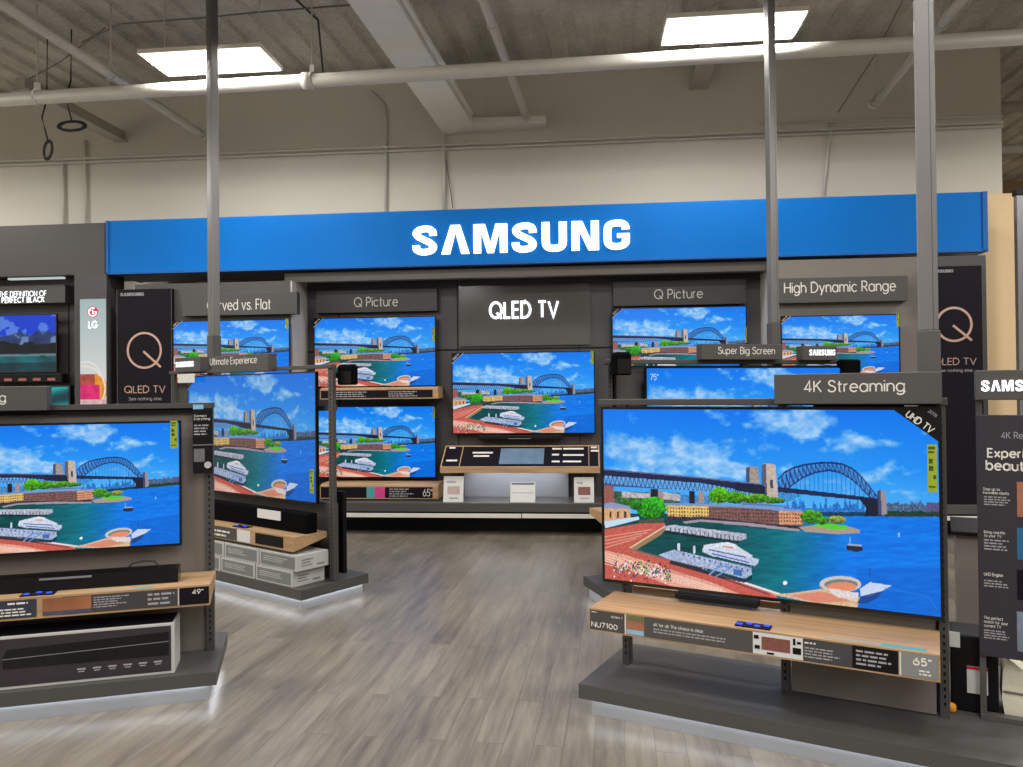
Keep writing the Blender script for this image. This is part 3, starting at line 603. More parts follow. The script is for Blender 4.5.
# ================================================================== the setting
struct(W, 'floor', Bx(-10, 12, -6, 16, -.1, 0), FLM)
cm = MB(); x = -10.0                                   # corrugated roof deck under sprayed insulation
prof = []
ang = radians(8)
while x < 14:
    prof += [(x, 5.18), (x+.13, 5.18), (x+.17, 5.215), (x+.26, 5.215)]; x += .30
pts = prof+[(14, 5.4), (-10, 5.4)]
cm.prism(pts, -7, 8.5+9, axis='y')
struct(Frame(0, 0, -8), 'ceiling', cm, CLM)
struct(D, 'wall_back', Bx(-8, 5.31, .9, 1.05, 0, 5.3), WALLM)
struct(D, 'wall_right', Bx(4.72, 5.42, .7, .82, 0, 3.52), BEIGE)
struct(W, 'wall_far', Bx(3, 12, 14, 14.1, 0, 5.4), mat('tan far wall', (176, 152, 118), .8))
struct(W, 'wall_left', Bx(-10.1, -10, -6, 16, 0, 5.4), WALLM)
struct(W, 'wall_front', Bx(-10, 12, -6.1, -6, 0, 5.4), mat('store grey', (120, 116, 110), .8))
struct(W, 'wall_side', Bx(12, 12.1, -6, 16, 0, 5.4), WALLM)

# ---- ceiling services
def pipe(name, label, cat, fr, p0, p1, r, hang=(), m=WPIPE, rod=5.15, n=14, coup=()):
    a = Vector(p0); b = Vector(p1); mid = (a+b)/2; t = thing(W, name, label, cat, tuple(mid))
    part(t, 'run', MB().tube([a, b], r, n), m)
    for h in hang:
        q = a.lerp(b, h); d = (b-a).normalized(); mb = MB()
        ring = [q+Vector((0, 0, 1))*(r*1.15)*cos(k*2*pi/14)+d.cross(Vector((0, 0, 1))).normalized()*(r*1.15)*sin(k*2*pi/14) for k in range(15)]
        mb.tube(ring, .009, 6); mb.box(q.x-.02, q.x+.02, q.y-.02, q.y+.02, q.z+r*1.1, q.z+r*1.1+.07); mb.tube([q+Vector((0, 0, r*1.1+.05)), Vector((q.x, q.y, rod))], .007, 6)
        part(t, 'hanger', mb, WPIPE)
    for h in coup:
        q = a.lerp(b, h); d = (b-a).normalized(); part(t, 'coupling', MB().tube([q-d*.05, q+d*.05], r*1.22, n), WPIPE)
    return t
def zpt(px, py, z):
    x, y = W.zp(px, py, z); return Vector((x, y, z))
Z1 = 4.27; a = zpt(0, 100, Z1); b = zpt(1023, 37, Z1); d = b-a
pipe('sprinkler_main', 'thick cream sprinkler main crossing the whole picture below the ceiling lights', 'pipe', W, a-d*.12, b+d*.15, .062, (.128, .363, .71, .90), coup=(.36,))
Z2 = 4.48
for (p0, p1, r, lab, hg) in (((0, 2), (204, 136), .042, 'branch pipe running diagonally through the upper left corner', (.3, .62, .97)),
                             ((486, 8), (526, 116), .038, 'short branch pipe hanging beside the white ceiling duct', (.45, .97)),
                             ((958, 4), (874, 104), .042, 'branch pipe sloping down behind the tallest right-hand post', (.5, .96))):
    a = zpt(*p0, Z2); b = zpt(*p1, Z2); a2 = a-(b-a).normalized()*1.5
    pipe('branch_pipe', lab, 'pipe', W, a2, b, r, hg, coup=(1.0,))
# duct channel with short crosspiece
Z3 = 4.46
t = thing(W, 'ceiling_duct', 'wide white metal ceiling duct running back to the wall with a short crosspiece', 'duct', tuple(zpt(450, 120, Z3)))
pl0, pr0 = zpt(348, 2, Z3), zpt(396, 2, Z3); pl1, pr1 = zpt(446, 137, Z3), zpt(474, 128, Z3)
ex = (pl1-pl0).normalized()*2; pl0 -= ex; pr0 -= ex
mb = MB(); mb.prism([(p.x, p.y) for p in (pl0, pr0, pr1, pl1)], Z3, Z3+.09, axis='z'); part(t, 'channel', mb, CHAN)
mb = MB(); q0, q1 = pr0+Vector((.03, 0, 0)), zpt(468, 119, Z3)+Vector((.03, 0, 0)); mb.tube([q0+Vector((0, 0, .06)), q1+Vector((0, 0, .06))], .035, 4); part(t, 'side_lip', mb, CHAN)
c0, c1, c2, c3 = zpt(455, 134, Z3+.02), zpt(545, 132, Z3+.02), zpt(546, 121, Z3+.02), zpt(462, 123, Z3+.02)
mb = MB(); mb.prism([(p.x, p.y) for p in (c0, c1, c2, c3)], Z3+.02, Z3+.08, axis='z'); part(t, 'crosspiece', mb, CHAN)
for pp in ((438, 60), (486, 124), (536, 124)):
    q = zpt(*pp, Z3); part(t, 'hanger_rod', MB().tube([q+Vector((0, 0, .07)), (q.x, q.y, 5.16)], .006, 6), WPIPE)
# ceiling lights
LAMPS = []
def troffer(px, lab):
    z = 4.46; p = [D.zp(*q, z) for q in px]; cx = sum(q[0] for q in p)/4; cy = sum(q[1] for q in p)/4; w, dd = .56, .25
    t = thing(D, 'ceiling_light', lab, 'ceiling light', (cx, cy, z), 'hanging fluorescent ceiling lights')
    mb = MB(); mb.box(cx-w, cx+w, cy-dd, cy+dd, z+.024, z+.04)
    part(t, 'reflector', mb, CHAN)
    mb = MB()
    for s in (-1, 1): mb.box(cx+s*w-.012*(s > 0), cx+s*w+.012*(s < 0), cy-dd, cy+dd, z, z+.024)
    mb.box(cx-w, cx+w, cy-.022, cy+.022, z-.004, z+.024)
    for s in (-1, 1): mb.box(cx-w, cx+w, cy+s*dd-.006, cy+s*dd+.006, z, z+.024)
    part(t, 'frame', mb, CHAN)
    for s in (-1, 1):
        part(t, 'diffuser', Bx(cx-w+.014, cx+w-.014, cy+s*.13-.11, cy+s*.13+.11, z+.012, z+.022), TUBE)
    LAMPS.append((cx, cy))
    for sx in (-1, 1): part(t, 'hanger_rod', MB().tube([(cx+sx*w*.8, cy, z+.04), (cx+sx*w*.8, cy, 5.16)], .005, 6), WPIPE)
troffer([(140, 53), (262, 49), (280, 69), (166, 77)], 'bright two-panel fluorescent light at upper left above the blue fascia')
troffer([(664, 20), (662, 45), (808, 12), (796, 37)], 'bright two-panel fluorescent light at upper right between two tall posts')
# beams
def wbeam(px0, px1, z, wd, ht, lab, fr=W):
    a, b = zpt(*px0, z), zpt(*px1, z); d = (b-a); L = d.length; f2 = Frame(a.x, a.y, math.degrees(atan2(d.y, d.x)))
    t = thing(f2, 'roof_beam', lab, 'beam', (0, 0, z)); part(t, 'flange', Bx(0, L, -wd/2, wd/2, z, z+.02), CEILG); part(t, 'web', Bx(0, L, -wd*.3, wd*.3, z+.02, z+ht), CEILG)
wbeam((20, 90), (128, 146), 4.55, .17, .13, 'short grey roof beam end at left above the dangling cable coils')
wbeam((712, 40), (696, 98), 4.86, .2, .35, 'short grey roof beam stub right of centre near the wall top')
# girder across, just in front of the wall top
# conduits on the wall
yw = .9
def conduit(pts, r, lab, name='conduit'):
    P = []
    for q in pts:
        x, z = D.p(q[0], q[1], yw-.03); P.append(D.w(x, yw-.03-q[2] if len(q) > 2 else yw-.03, z))
    m_ = P[len(P)//2]; mb = MB().tube(P, r, 8)
    single(W, name, mb, WPIPE if r > .0115 else GCABLE, lab, 'conduit' if r > .008 else 'wire', tuple(m_))
conduit([(-40, 163), (500, 143), (1003, 122)], .017, 'upper of the three long grey conduits running along the back wall')
conduit([(-40, 167), (500, 147), (1003, 126)], .014, 'middle of the three long grey conduits running along the back wall')
conduit([(760, 124), (1003, 116)], .012, 'third short conduit above the others at the right end of the back wall')
conduit([(63, 160), (64, 224)], .016, 'vertical conduit on the wall at far left below the cable coils')
conduit([(85, 140), (86, 224)], .016, 'vertical conduit on the wall left of the first tall post')
conduit([(372, 92), (384, 104), (386, 120), (386, 216)], .016, 'vertical conduit bending at its top near the white duct')
conduit([(444, 130), (444, 212)], .018, 'vertical conduit dropping from the end of the white duct')
conduit([(446, 160), (453, 208)], .006, 'thin loose wire beside the conduit under the duct', 'loose_wire')
conduit([(831, 122), (823, 200)], .016, 'slanting vertical conduit on the wall between two right-hand posts')
def wire(pts, r, lab, m=GCABLE, name='loose_wire'):
    P = [zpt(q[0], q[1], q[2]) for q in pts]; single(W, name, MB().tube(P, r, 6), m, lab, 'wire', tuple(P[len(P)//2]))
wire([(82, 42, 5.08), (120, 24, 5.0), (200, 18, 4.95), (260, 12, 5.03), (350, 5, 5.08)], .008, 'long thin wire drooping across the ceiling above the left light')
wire([(290, -6, 5.1), (318, 20, 5.05), (323, 72, 5.05)], .010, 'dark wire dropping to the sprinkler main right of the left light', CABLE)
wire([(20, 84, 4.7), (60, 62, 4.75), (105, 28, 4.95)], .006, 'thin brace wire at upper left beside the branch pipe')
wire([(905, -4, 5.0), (875, 55, 4.7), (838, 112, 4.4)], .006, 'thin slanted wire at upper right near the branch pipe end')
# cable coils hanging at left
def coil(px, py, z, rx, rz, lab, turns=4, hook=None):
    q = zpt(px, py, z); t = thing(W, 'cable_coil', lab, 'cable', tuple(q)); P = []
    for k in range(turns*30):
        a_ = k/30*2*pi; j = .88+.10*sin(k*.37); P.append((q.x+rx*cos(a_)*j, q.y+.02*sin(k*.21), q.z+rz*sin(a_)*j))
    part(t, 'loops', MB().tube(P, .009, 6, cap=True), CABLE)
    part(t, 'lead', MB().tube([(q.x, q.y, q.z+rz*.8), (q.x-.03, q.y, q.z+rz+.1), (q.x-.06, q.y, q.z+rz+.22), (q.x-.01, q.y, q.z+rz+.4), (q.x, q.y, 5.2)], .008, 6), CABLE)
coil(48, 150, 3.95, .045, .11, 'small tall black cable coil dangling at far left')
coil(72, 126, 4.2, .15, .06, 'wider flat black cable coil beside the dangling one at far left')

# ================================================================== back display
# blue fascia
x0, x1, z0, z1 = D.R(-.1, 106, 222, 987, 190); z0 = 2.774; z1 = 3.357
t = thing(D, 'fascia_sign', 'long bright blue fascia with big lit white lettering above the back display', 'sign', ((x0+x1)/2, 0, z0))
part(t, 'panel', Bx(x0, x1, -.1, -.04, z0, z1, bev=.004), BLUE)
mb = MB(); mb.box(x0, x0+.03, -.04, .55, z0, z1); mb.box(x1-.03, x1, -.04, .55, z0, z1); part(t, 'side_return', mb, BLUE)
mb = MB(); mb.box(x0, x1, -.112, -.1, z0, z0+.018); mb.box(x1-.045, x1, -.112, -.1, z0, z1); mb.box(x0, x0+.03, -.112, -.1, z0, z1); part(t, 'edge_trim', mb, BLUED)
a = D.R(-.12, 412, 223, 630, 218); b = D.R(-.12, 412, 257, 630, 252)
wordmark(t, a[0], a[1], b[2], a[3], -.102, LIT, depth=.025)
part(t, 'mounting_frame', Bx(x0+.05, x1-.05, -.04, .9, z0+.1, z0+.2), DK2)
# carcass of the display
xl, xr = -4.36, 4.66; fl, frx = -2.31, 2.605
t = thing(D, 'display_bay', 'long dark grey back wall display unit with recessed centre beneath the blue fascia', 'display unit', (0, .3, 0))
part(t, 'center_panel', Bx(fl, frx, .35, .40, .332, 2.78), DK2)
mb = MB(); mb.box(xl+.3, fl-.01, -.1, -.06, .332, 2.66); part(t, 'left_panel', mb, GP2)
mb = MB(); mb.box(frx+.01, 4.13, -.1, -.06, .332, 2.74); part(t, 'right_panel', mb, GP)
part(t, 'end_panel', Bx(4.131, xr-.02, -.1, -.06, .332, 2.74), DK2)
FINM = mat('pale fin laminate', (196, 192, 186), .5)
part(t, 'side_fin', Bx(fl-.02, fl, -.1, .35, .332, 2.66), FINM, 'pale grey side fin'); part(t, 'side_fin', Bx(frx, frx+.02, -.1, .35, .332, 2.66), FINM, 'pale grey side fin')
part(t, 'header_beam', Bx(-2.44, 2.66, .02, .12, 2.66, 2.76, bev=.003), GP)
part(t, 'soffit', Bx(xl, xr, -.04, .5, 2.775, 2.80), DK2)
for s in (-1.95, -.62, .70, 2.2):
    part(t, 'panel_seam', Bx(s-.004, s+.004, .343, .35, .34, 2.66), BLK)
part(t, 'horizontal_seam', Bx(fl, frx, .343, .35, 1.92, 1.935), BLK)
part(t, 'deck', Bx(xl, xr, -.17, .40, .24, .332, bev=.004), DECK)
rz = D.p(500, 516, -.185)[1]; mb = MB(); mb.box(xl, .1, -.185, -.155, rz-.02, rz+.02); mb.box(.11, xr, -.185, -.155, rz-.02, rz+.02); part(t, 'bumper_rail', mb, WPIPE, 'thin pale bumper rail')
part(t, 'kick_board', Bx(xl, xr, .09, .35, 0, .24), BLK)
part(t, 'rail_bracket', Bx(.09, .12, -.157, .09, rz-.012, rz+.012), BLK)
WD = t
# glossy backer with QLED TV
x0, x1, _, z1 = D.R(.33, 459, 285, 590, 285); _, _, z0, _ = D.R(.33, 459, 380, 590, 358)
t = thing(D, 'glass_sign', 'dark glossy centre panel with lit QLED TV lettering', 'sign', ((x0+x1)/2, .34, z0))
gl = mat('dark glass', (84, 82, 80), .14, 0, .05, 4)
part(t, 'glass_panel', Bx(x0, x1, .325, .343, 1.96, z1), gl)
a = D.R(.31, 489, 301, 559, 319)
text(t, 'QLED TV', a[0], a[1], a[2], a[3], .325, LITQ, ext=.02, bold=.045)
# header signs of the back display
def psign(fr, y, px, txt, label, tpx, d=.05, **k):
    x0, x1, z0, z1 = fr.R(y, *px); a = fr.R(y, *tpx); t = thing(fr, 'header_sign', label, 'sign', ((x0+x1)/2, y+d/2, z0))
    part(t, 'board', Bx(x0, x1, y, y+d, z0, z1, bev=.003), k.get('m', SIGNM))
    text(t, txt, a[0], a[1], a[2], a[3], y, k.get('tm', LTX), bold=k.get('bold', 0)); return t
psign(D, .27, (316, 290, 437, 312), 'Q Picture', 'grey sign reading Q Picture left of the lit QLED TV lettering', (354, 297, 398, 307), .08)
psign(D, .27, (613, 280, 746, 305), 'Q Picture', 'grey sign reading Q Picture right of the lit QLED TV lettering', (654, 289, 703, 299), .08)
psign(D, -.19, (182, 293, 297, 315), 'Curved vs. Flat', 'grey sign reading Curved vs. Flat behind the left tall post', (207, 299, 271, 310), .09)
psign(D, -.19, (779, 277, 908, 302), 'High Dynamic Range', 'grey sign reading High Dynamic Range on the right of the back display', (784, 281, 896, 295), .09)
# back televisions
def ptv(fr, y, px, label, **k):
    x0, x1, z0, z1 = fr.R(y, *px); return tv(fr, x0, x1, z0, z1, y, label, **k)
E1 = (.972, .993, .16, .36)
ptv(D, .25, (314, 317, 436, 387), 'upper television in the stack of two under the left Q Picture sign', badge='left', energy=E1, mount=.05)
ptv(D, .25, (314, 406, 436, 478), 'lower television in the stack of two under the left Q Picture sign', energy=(.978, .995, .02, .17), mount=.05)
ptv(D, .25, (452, 352, 595, 434), 'central television below the lit QLED TV lettering', badge='left', energy=(.972, .993, .0, .16), mount=.05)
ptv(D, .25, (612, 307, 747, 383), 'television under the right Q Picture sign, lower half hidden by a stand', badge='left', energy=(.985, .998, .28, .48), mount=.05)
ptv(D, -.19, (173, 320, 290, 383), 'back wall television under the Curved vs. Flat sign', badge='left', energy=(.965, .99, .0, .16), mount=.04, back=.05)
ptv(D, -.19, (781, 315, 900, 377), 'back wall television under the High Dynamic Range sign', badge='left', energy=(.972, .995, -.01, .2), mount=.04, back=.05)
# shelf strips
def dshelf(px, y, label, cells, sz=None):
    x0, x1, z0, z1 = D.R(y, *px); t = thing(D, 'wall_shelf', label, 'shelf', ((x0+x1)/2, .34, z0))
    b = part(t, 'board', MB().prism([(y, z0), (y, z1), (y+.06, z1+.02), (.34, z1+.02), (.34, z0)], x0, x1, axis='x'), WOOD)
    g = strip_print(t, x0+.01, x1-.02, z0+.012, z1-.012, y, cells); return t, (x0, x1, z0, z1)
K = NAVY
t, q = dshelf((320, 389, 438, 399), .05, 'slim shelf with dark graphic strip between the two stacked televisions', [(0, .97, K)])
lines(t, q[0]+.1, q[0]+.55, q[2]+.02, q[3]-.02, .048, 3, seed=3); lines(t, q[0]+.75, q[1]-.2, q[2]+.02, q[3]-.02, .048, 3, seed=4)
t, q = dshelf((320, 486, 438, 499), -.02, 'oak shelf with colourful graphic strip under the lower stacked television', [(0, .40, K), (.40, .47, TEAL), (.47, .56, MAG), (.56, .97, K)])
lines(t, q[0]+.75, q[1]-.25, q[2]+.02, q[3]-.02, -.022, 4, seed=5); text(t, '65"', q[1]-.16, q[1]-.06, q[2]+.03, q[3]-.03, -.022, LTX)
# small blue lit mats on those shelves
# centre demo table
x0, x1, z0, z1 = D.R(-.10, 440, 467, 600, 473)
_, _, _, zt = D.R(.2, 440, 446, 600, 446)
t = thing(D, 'demo_shelf', 'slanted black information shelf with oak front edge below the central television', 'shelf', ((x0+x1)/2, 0, z0))
part(t, 'board', MB().prism([(-.10, z0), (-.10, z1), (.22, zt), (.34, zt), (.34, z0)], x0, x1, axis='x'), WOOD)
def slant(root, name, xa, xb, f0, f1, m, lift=.003):
    """patch on the slanted face"""
    ya, za = -.10+.32*f0, z1+(zt-z1)*f0; yb, zb = -.10+.32*f1, z1+(zt-z1)*f1; mb = MB()
    mb.prism([(ya, za+lift), (yb, zb+lift), (yb, zb+lift-.0025), (ya, za+lift-.0025)], xa, xb, axis='x'); return part(root, name, mb, m)
W_ = x1-x0
pan = slant(t, 'graphic_panel', x0+.015, x1-.015, .03, .95, NAVY)
tb = slant(pan, 'picture', x0+W_*.37, x0+W_*.65, .12, .85, mat('muted landscape print', (96, 118, 140), .4, 0, .4, 9), .006)
slant(pan, 'divider', x0+W_*.118, x0+W_*.124, .03, .95, WOOD, .005); slant(pan, 'divider', x0+W_*.93, x0+W_*.935, .03, .95, WOOD, .005)
for (xa, xb, f) in ((.19, .32, .62), (.20, .30, .46), (.70, .76, .80), (.77, .90, .80), (.70, .745, .52), (.77, .90, .50), (.70, .75, .2), (.77, .885, .2), (.945, .985, .86), (.945, .995, .70), (.03, .07, .86), (.03, .1, .25)):
    slant(pan, 'print_line', x0+W_*xa, x0+W_*xb, f, f+.07, LTX, .005)
BZ = z0
# lit alcove
x0, x1, z0, z1 = D.R(.15, 462, 474, 568, 499)
t = thing(D, 'alcove_panel', 'silvery lit back panel in the gap under the slanted information shelf', 'panel', ((x0+x1)/2, .33, .332))
part(t, 'sheet', Bx(x0, x1, .30, .33, .333, BZ), SLV)
part(t, 'light_strip', Bx(x0+.05, x1-.05, .12, .20, BZ-.006, BZ-.001), LEDK)
# brochures
def standee(px, y, label, kind):
    x0, x1, z0, z1 = D.R(y, *px); z0 = .333; w, h = x1-x0, z1-z0
    t = thing(D, 'leaflet_holder', label, 'leaflet', ((x0+x1)/2, y+.05, z0))
    part(t, 'card', MB().prism([(y, z0), (y+.012, z0), (y+.07, z1), (y+.058, z1)], x0, x1, axis='x'), WHT)
    def P(name, a, b, c, d, m):
        ya, yb = y+.058*c-.002, y+.058*d-.002
        part(t, name, MB().prism([(ya, z0+h*c), (ya+.001, z0+h*c), (yb+.001, z0+h*d), (yb, z0+h*d)], x0+w*a, x0+w*b, axis='x'), m)
    if kind == 1: P('photo', .2, .82, .3, .62, PHOTO if False else mat('soft photo print', (170, 150, 140), .5, 0, .3, 60)); P('heading', .15, .6, .74, .82, GTX); P('caption', .3, .75, .12, .18, GTX)
    elif kind == 2: P('photo', .2, .82, .3, .62, PHOTO); P('heading', .15, .45, .74, .82, GTX); P('caption', .3, .75, .14, .19, GTX)
    else: P('heading', .05, .95, .88, .97, mat('slate print', (90, 105, 112), .5)); P('fold', .05, .95, .46, .49, GTX)
standee((443, 477, 463, 501), -.12, 'white leaflet at the left end under the slanted information shelf', 1)
standee((510, 483, 535, 501), -.12, 'plain white leaflet box in the middle under the slanted information shelf', 3)
standee((574, 478, 594, 502), -.12, 'white leaflet with brown photo at the right end under the information shelf', 2)
x0, x1, z0, z1 = D.R(.22, 478, 435, 562, 440)
# soundbar under central tv
z0 = z1-.05; t = thing(D, 'soundbar', 'slim black soundbar under the central television', 'soundbar', ((x0+x1)/2, .27, z0))
part(t, 'body', Bx(x0, x1, .2, .28, z0, z1, bev=.01), BLK); part(t, 'bracket', Bx(x0+.3, x1-.3, .28, .35, z0+.01, z1-.01), BLK); part(t, 'trim_strip', Bx(x0+.5*(x1-x0)-.12, x0+.5*(x1-x0)+.12, .197, .2, z0+.01, z0+.016), STEEL)

# QLED banners
def banner(px, y, label, zb):
    x0, x1, z0, z1 = D.R(y, *px); z0 = zb; w = x1-x0
    t = thing(D, 'banner', label, 'banner', ((x0+x1)/2, y, z0)); part(t, 'panel', Bx(x0, x1, y, y+.055, z0, z1, bev=.004), NAVY)
    part(t, 'edge_frame', MB().box(x0, x0+.006, y-.003, y, z0, z1).box(x1-.006, x1, y-.003, y, z0, z1), GP2)
    wordmark(t, x0+w*.07, x0+w*.50, z1-w*.115, z1-w*.06, y-.001, GTX)
    cx, cz, r = x0+w*.5, z1-w*1.06, w*.30
    mb = MB(); mb.stroke([(cx+r*cos(k*pi/24), cz+r*sin(k*pi/24)) for k in range(48)], .022, y-.004, y, closed=True)
    mb.stroke([(cx-.01, cz-.01), (cx+r*1.0, cz-r*.98)], .022, y-.006, y); part(t, 'ring_emblem', mb, ROSE)
    text(t, 'QLED TV', x0+w*.13, x0+w*.88, z1-w*1.80, z1-w*1.67, y-.001, ROSE, bold=0)
    text(t, 'See nothing else.', x0+w*.21, x0+w*.82, z1-w*1.935, z1-w*1.865, y-.001, GTX)
banner((117, 289, 172, 405), -.16, 'black QLED TV banner with round emblem left of the first tall post', .333)
banner((926, 266, 984, 508), -.16, 'black QLED TV banner with round emblem beside the beige wall', .333)

# left brand section
t = thing(D, 'wall_cabinet', 'dark brown-grey display bay at far left with a tall blank fascia', 'display unit', (-5, .3, 0))
x0, x1, z0, z1 = D.R(-.1, -60, 228, 105, 276); 
BR = mat('brown grey laminate', (60, 56, 54), .5, 0, .05, 4)
part(t, 'fascia', Bx(-6.2, -4.40, -.1, -.02, 2.78, 3.34, bev=.004), BR)
part(t, 'soffit', Bx(-6.2, -4.40, -.02, .45, 2.78, 2.80), DK2); part(t, 'back_panel', Bx(-6.2, -4.72, .15, .2, .3, 2.78), GP2)
part(t, 'side_column', Bx(-4.74, -4.37, -.12, .2, 0, 2.78), DK2); part(t, 'deck', Bx(-6.2, -4.75, -.17, .15, 0, .33), DECK)
part(t, 'light_strip', Bx(-5.6, -4.95, -.015, .03, 2.76, 2.779), glow('dim strip', (200, 215, 215), .8))
part(t, 'panel_seam', Bx(-5.0, -4.992, .143, .15, .3, 2.6), BLK)
x0, x1, z0, z1 = D.R(-.02, -60, 286, 65, 304)
t = thing(D, 'header_sign', 'dark box sign with lit lettering THE DEFINITION OF PERFECT BLACK', 'sign', ((x0+x1)/2, .05, z0))
part(t, 'board', Bx(x0, x1, -.02, .15, z0, z1, bev=.003), DK)
a = D.R(-.03, -2, 291, 46, 296.5); b = D.R(-.03, 1, 297, 44, 302.5)
text(t, 'THE DEFINITION OF', a[0], a[1], a[2], a[3], -.021, LITQ, bold=.02); text(t, 'PERFECT BLACK', b[0], b[1], b[2], b[3], -.021, LITQ, bold=.06)
def lake(U, V):
    X, Y = U*100, V*60; c = np.zeros(X.shape+(3,)); n = noise2(X/9, Y/9, 61, 4); n1 = noise2(X/7, X*0+1, 62, 4)
    c[:] = (10, 60, 200); mixc(c, n*1.0+Y*.01 > .62, (120, 160, 225), .6)
    mixc(c, Y > 12+12*n1, np.array([36, 60, 110])*(.5+n[..., None])); mixc(c, (Y > 12+12*n1) & (n > .62), (140, 160, 190), .6)
    mixc(c, Y > 26+9*(1-n1), np.array([8, 18, 26])*(.4+n[..., None])); mixc(c, Y > 41, np.array([16, 92, 100])*(.5+.8*n[..., None]))
    mixc(c, Y > 50, np.array([10, 60, 72])*(.5+.8*n[..., None])); mixc(c, np.abs(Y-41.5-n*2) < 1.2, (90, 120, 130)); return c
LAKE = picture_mesh('lake_picture', 120, 72, lake, SCR)
x0, x1, z0, z1 = D.R(.0, -60, 315, 57, 373)
t = tv(D, x0, x1, z0, z1, .0, 'television showing a dark mountain lake at far left', mesh=LAKE, back=.06, mount=.09)
x0, x1, z0, z1 = D.R(-.04, -60, 374, 62, 383)
t = thing(D, 'soundbar', 'long soundbar with reddish marks below the mountain lake television', 'soundbar', ((x0+x1)/2, 0, z0))
part(t, 'body', Bx(x0, x1, -.04, .06, z0, z1, bev=.008), BLK); part(t, 'bracket', Bx(x0+.2, x1-.2, .06, .15, z0+.01, z1-.01), BLK)
mb = MB()
for k in range(4): mb.box(x1-.17-k*.17, x1-.08-k*.17, -.042, -.04, z0+.02, z0+.05)
part(t, 'badge', mb, mat('copper print', (150, 90, 80), .4, .2, .3, 30))  # row of small copper-coloured patches on the soundbar front
def wave(U, V):
    X, Y = U*10, V*10; n = np.sin(Y*1.6+X*.7+2.2*noise2(X/3, Y/3, 71, 3)); return np.stack([5+20*n, 110+55*n, 115+50*n], -1)
x0, x1, z0, z1 = D.R(-.1, 44, 387, 68, 412)
t = thing(D, 'television', 'small screen edge with a teal wave picture left of the tall lit brand banner', 'television', ((x0+x1)/2, 0, z0-.3))
part(t, 'housing', Bx(x0-.9, x1+.02, -.09, -.03, z0-.32, z1+.02, bev=.004), GBLK); picture(t, 'screen', picture_mesh('wave_picture', 40, 40, wave, SCR), x0-.88, x1, z0-.3, z1, -.092)
part(t, 'wall_bracket', Bx(x0-.5, x0-.3, -.03, .15, z0-.2, z0-.1), BLK)
def bannerpic(U, V):
    X, Y = U*40, V*160; c = np.zeros(X.shape+(3,)); n = noise2(X/6, Y/6, 81, 3)[..., None]; f = np.clip(V/.7, 0, 1)[..., None]
    c[:] = np.array([176, 198, 198])*(1-f)+np.array([226, 228, 226])*f
    mixc(c, np.abs(np.hypot((X-8), (Y-118))-24) < 1.4, (250, 250, 250), .6)
    mixc(c, (Y > 112) & (X < 26), np.array([176, 74, 62])*(.7+.6*n)); mixc(c, (np.hypot(X-20, Y-135) < 22) & (X > 22), np.array([244, 160, 40])*(.85+.3*n))
    mixc(c, (Y > 128) & (X < 30), np.array([232, 40, 120])*(.8+.4*n)); mixc(c, np.abs(np.hypot(X-4, Y-134)-34) < 1.2, (250, 240, 230)); mixc(c, Y > 150, np.array([240, 200, 200])*(.8+.3*n)); return c
x0, x1, z0, z1 = D.R(-.2, 80, 299, 106, 406)
t = thing(D, 'banner', 'tall narrow backlit banner with red round logo and orange and pink glass', 'banner', ((x0+x1)/2, -.15, z0))
part(t, 'frame', Bx(x0-.008, x1+.008, -.195, -.125, z0-.02, z1+.008, bev=.003), DK2)
picture(t, 'backlit_print', picture_mesh('glass_print', 60, 240, bannerpic, LITP), x0, x1, z0, z1, -.197)
w = x1-x0; cx, cz, r = (x0+x1)/2, z1-w*.47, w*.2
REDL = glow('lit red', (205, 20, 70), .9)
lg = part(t, 'round_logo', MB().prism([(cx+r*cos(k*pi/16), cz+r*sin(k*pi/16)) for k in range(32)], -.201, -.198), REDL)
mb = MB(); mb.stroke([(cx+r*.75*cos(radians(a_)), cz+r*.75*sin(radians(a_))) for a_ in range(60, 361, 15)]+[(cx+r*.2, cz)], r*.12, -.203, -.201)
mb.stroke([(cx, cz+r*.4), (cx, cz-r*.35), (cx+r*.3, cz-r*.35)], r*.12, -.203, -.201); mb.prism([(cx-r*.38+r*.1*cos(k*pi/4), cz+r*.32+r*.1*sin(k*pi/4)) for k in range(8)], -.203, -.201)
part(lg, 'face_mark', mb, LIT)
text(t, 'LG', cx-w*.18, cx+w*.18, z1-w*1.05, z1-w*.8, -.198, LIT, bold=.03)

# small white light edges beside central tv are reflections: the glass does that itself

# ================================================================== stands (gondolas)
def deck_unit(root, x0, x1, yf, yb, ins=.07, z0=.08, z1=.145, rx=None, led=('front', 'right'), kz=0):
    part(root, 'deck', Bx(x0, x1, yf, yb, z0, z1, bev=.001), DECK)
    part(root, 'kick_panel', Bx(x0+ins, x1-ins, yf+ins, yb-ins, 0, z0-.001), SLV, 'silvery lit kick panel')
    g = .012
    if 'front' in led: part(root, 'light_strip', Bx(x0+ins, x1-ins, yf+ins-.016, yf+ins-.002, z0-.0022, z0-.0004), LEDK, 'white light strip')
    if 'right' in led: part(root, 'light_strip', Bx(x1-ins+.002, x1-ins+.016, yf+ins, yb-ins, z0-.0022, z0-.0004), LEDK, 'white light strip')
    if 'left' in led: part(root, 'light_strip', Bx(x0+ins-.016, x0+ins-.002, yf+ins, yb-ins, z0-.0022, z0-.0004), LEDK, 'white light strip')
def upright(root, x, y, z0, z1, w=.04, d=.06, slots=True, m=DK):
    u = part(root, 'upright', Bx(x-w/2, x+w/2, y, y+d, z0, z1, bev=.002), m)
    if slots:
        mb = MB(); z = z0+.05
        while z < z1-.05: mb.box(x-.004, x+.004, y-.0012, y+.001, z, z+.014); z += .03
        part(u, 'slot_row', mb, BLK)
    return u

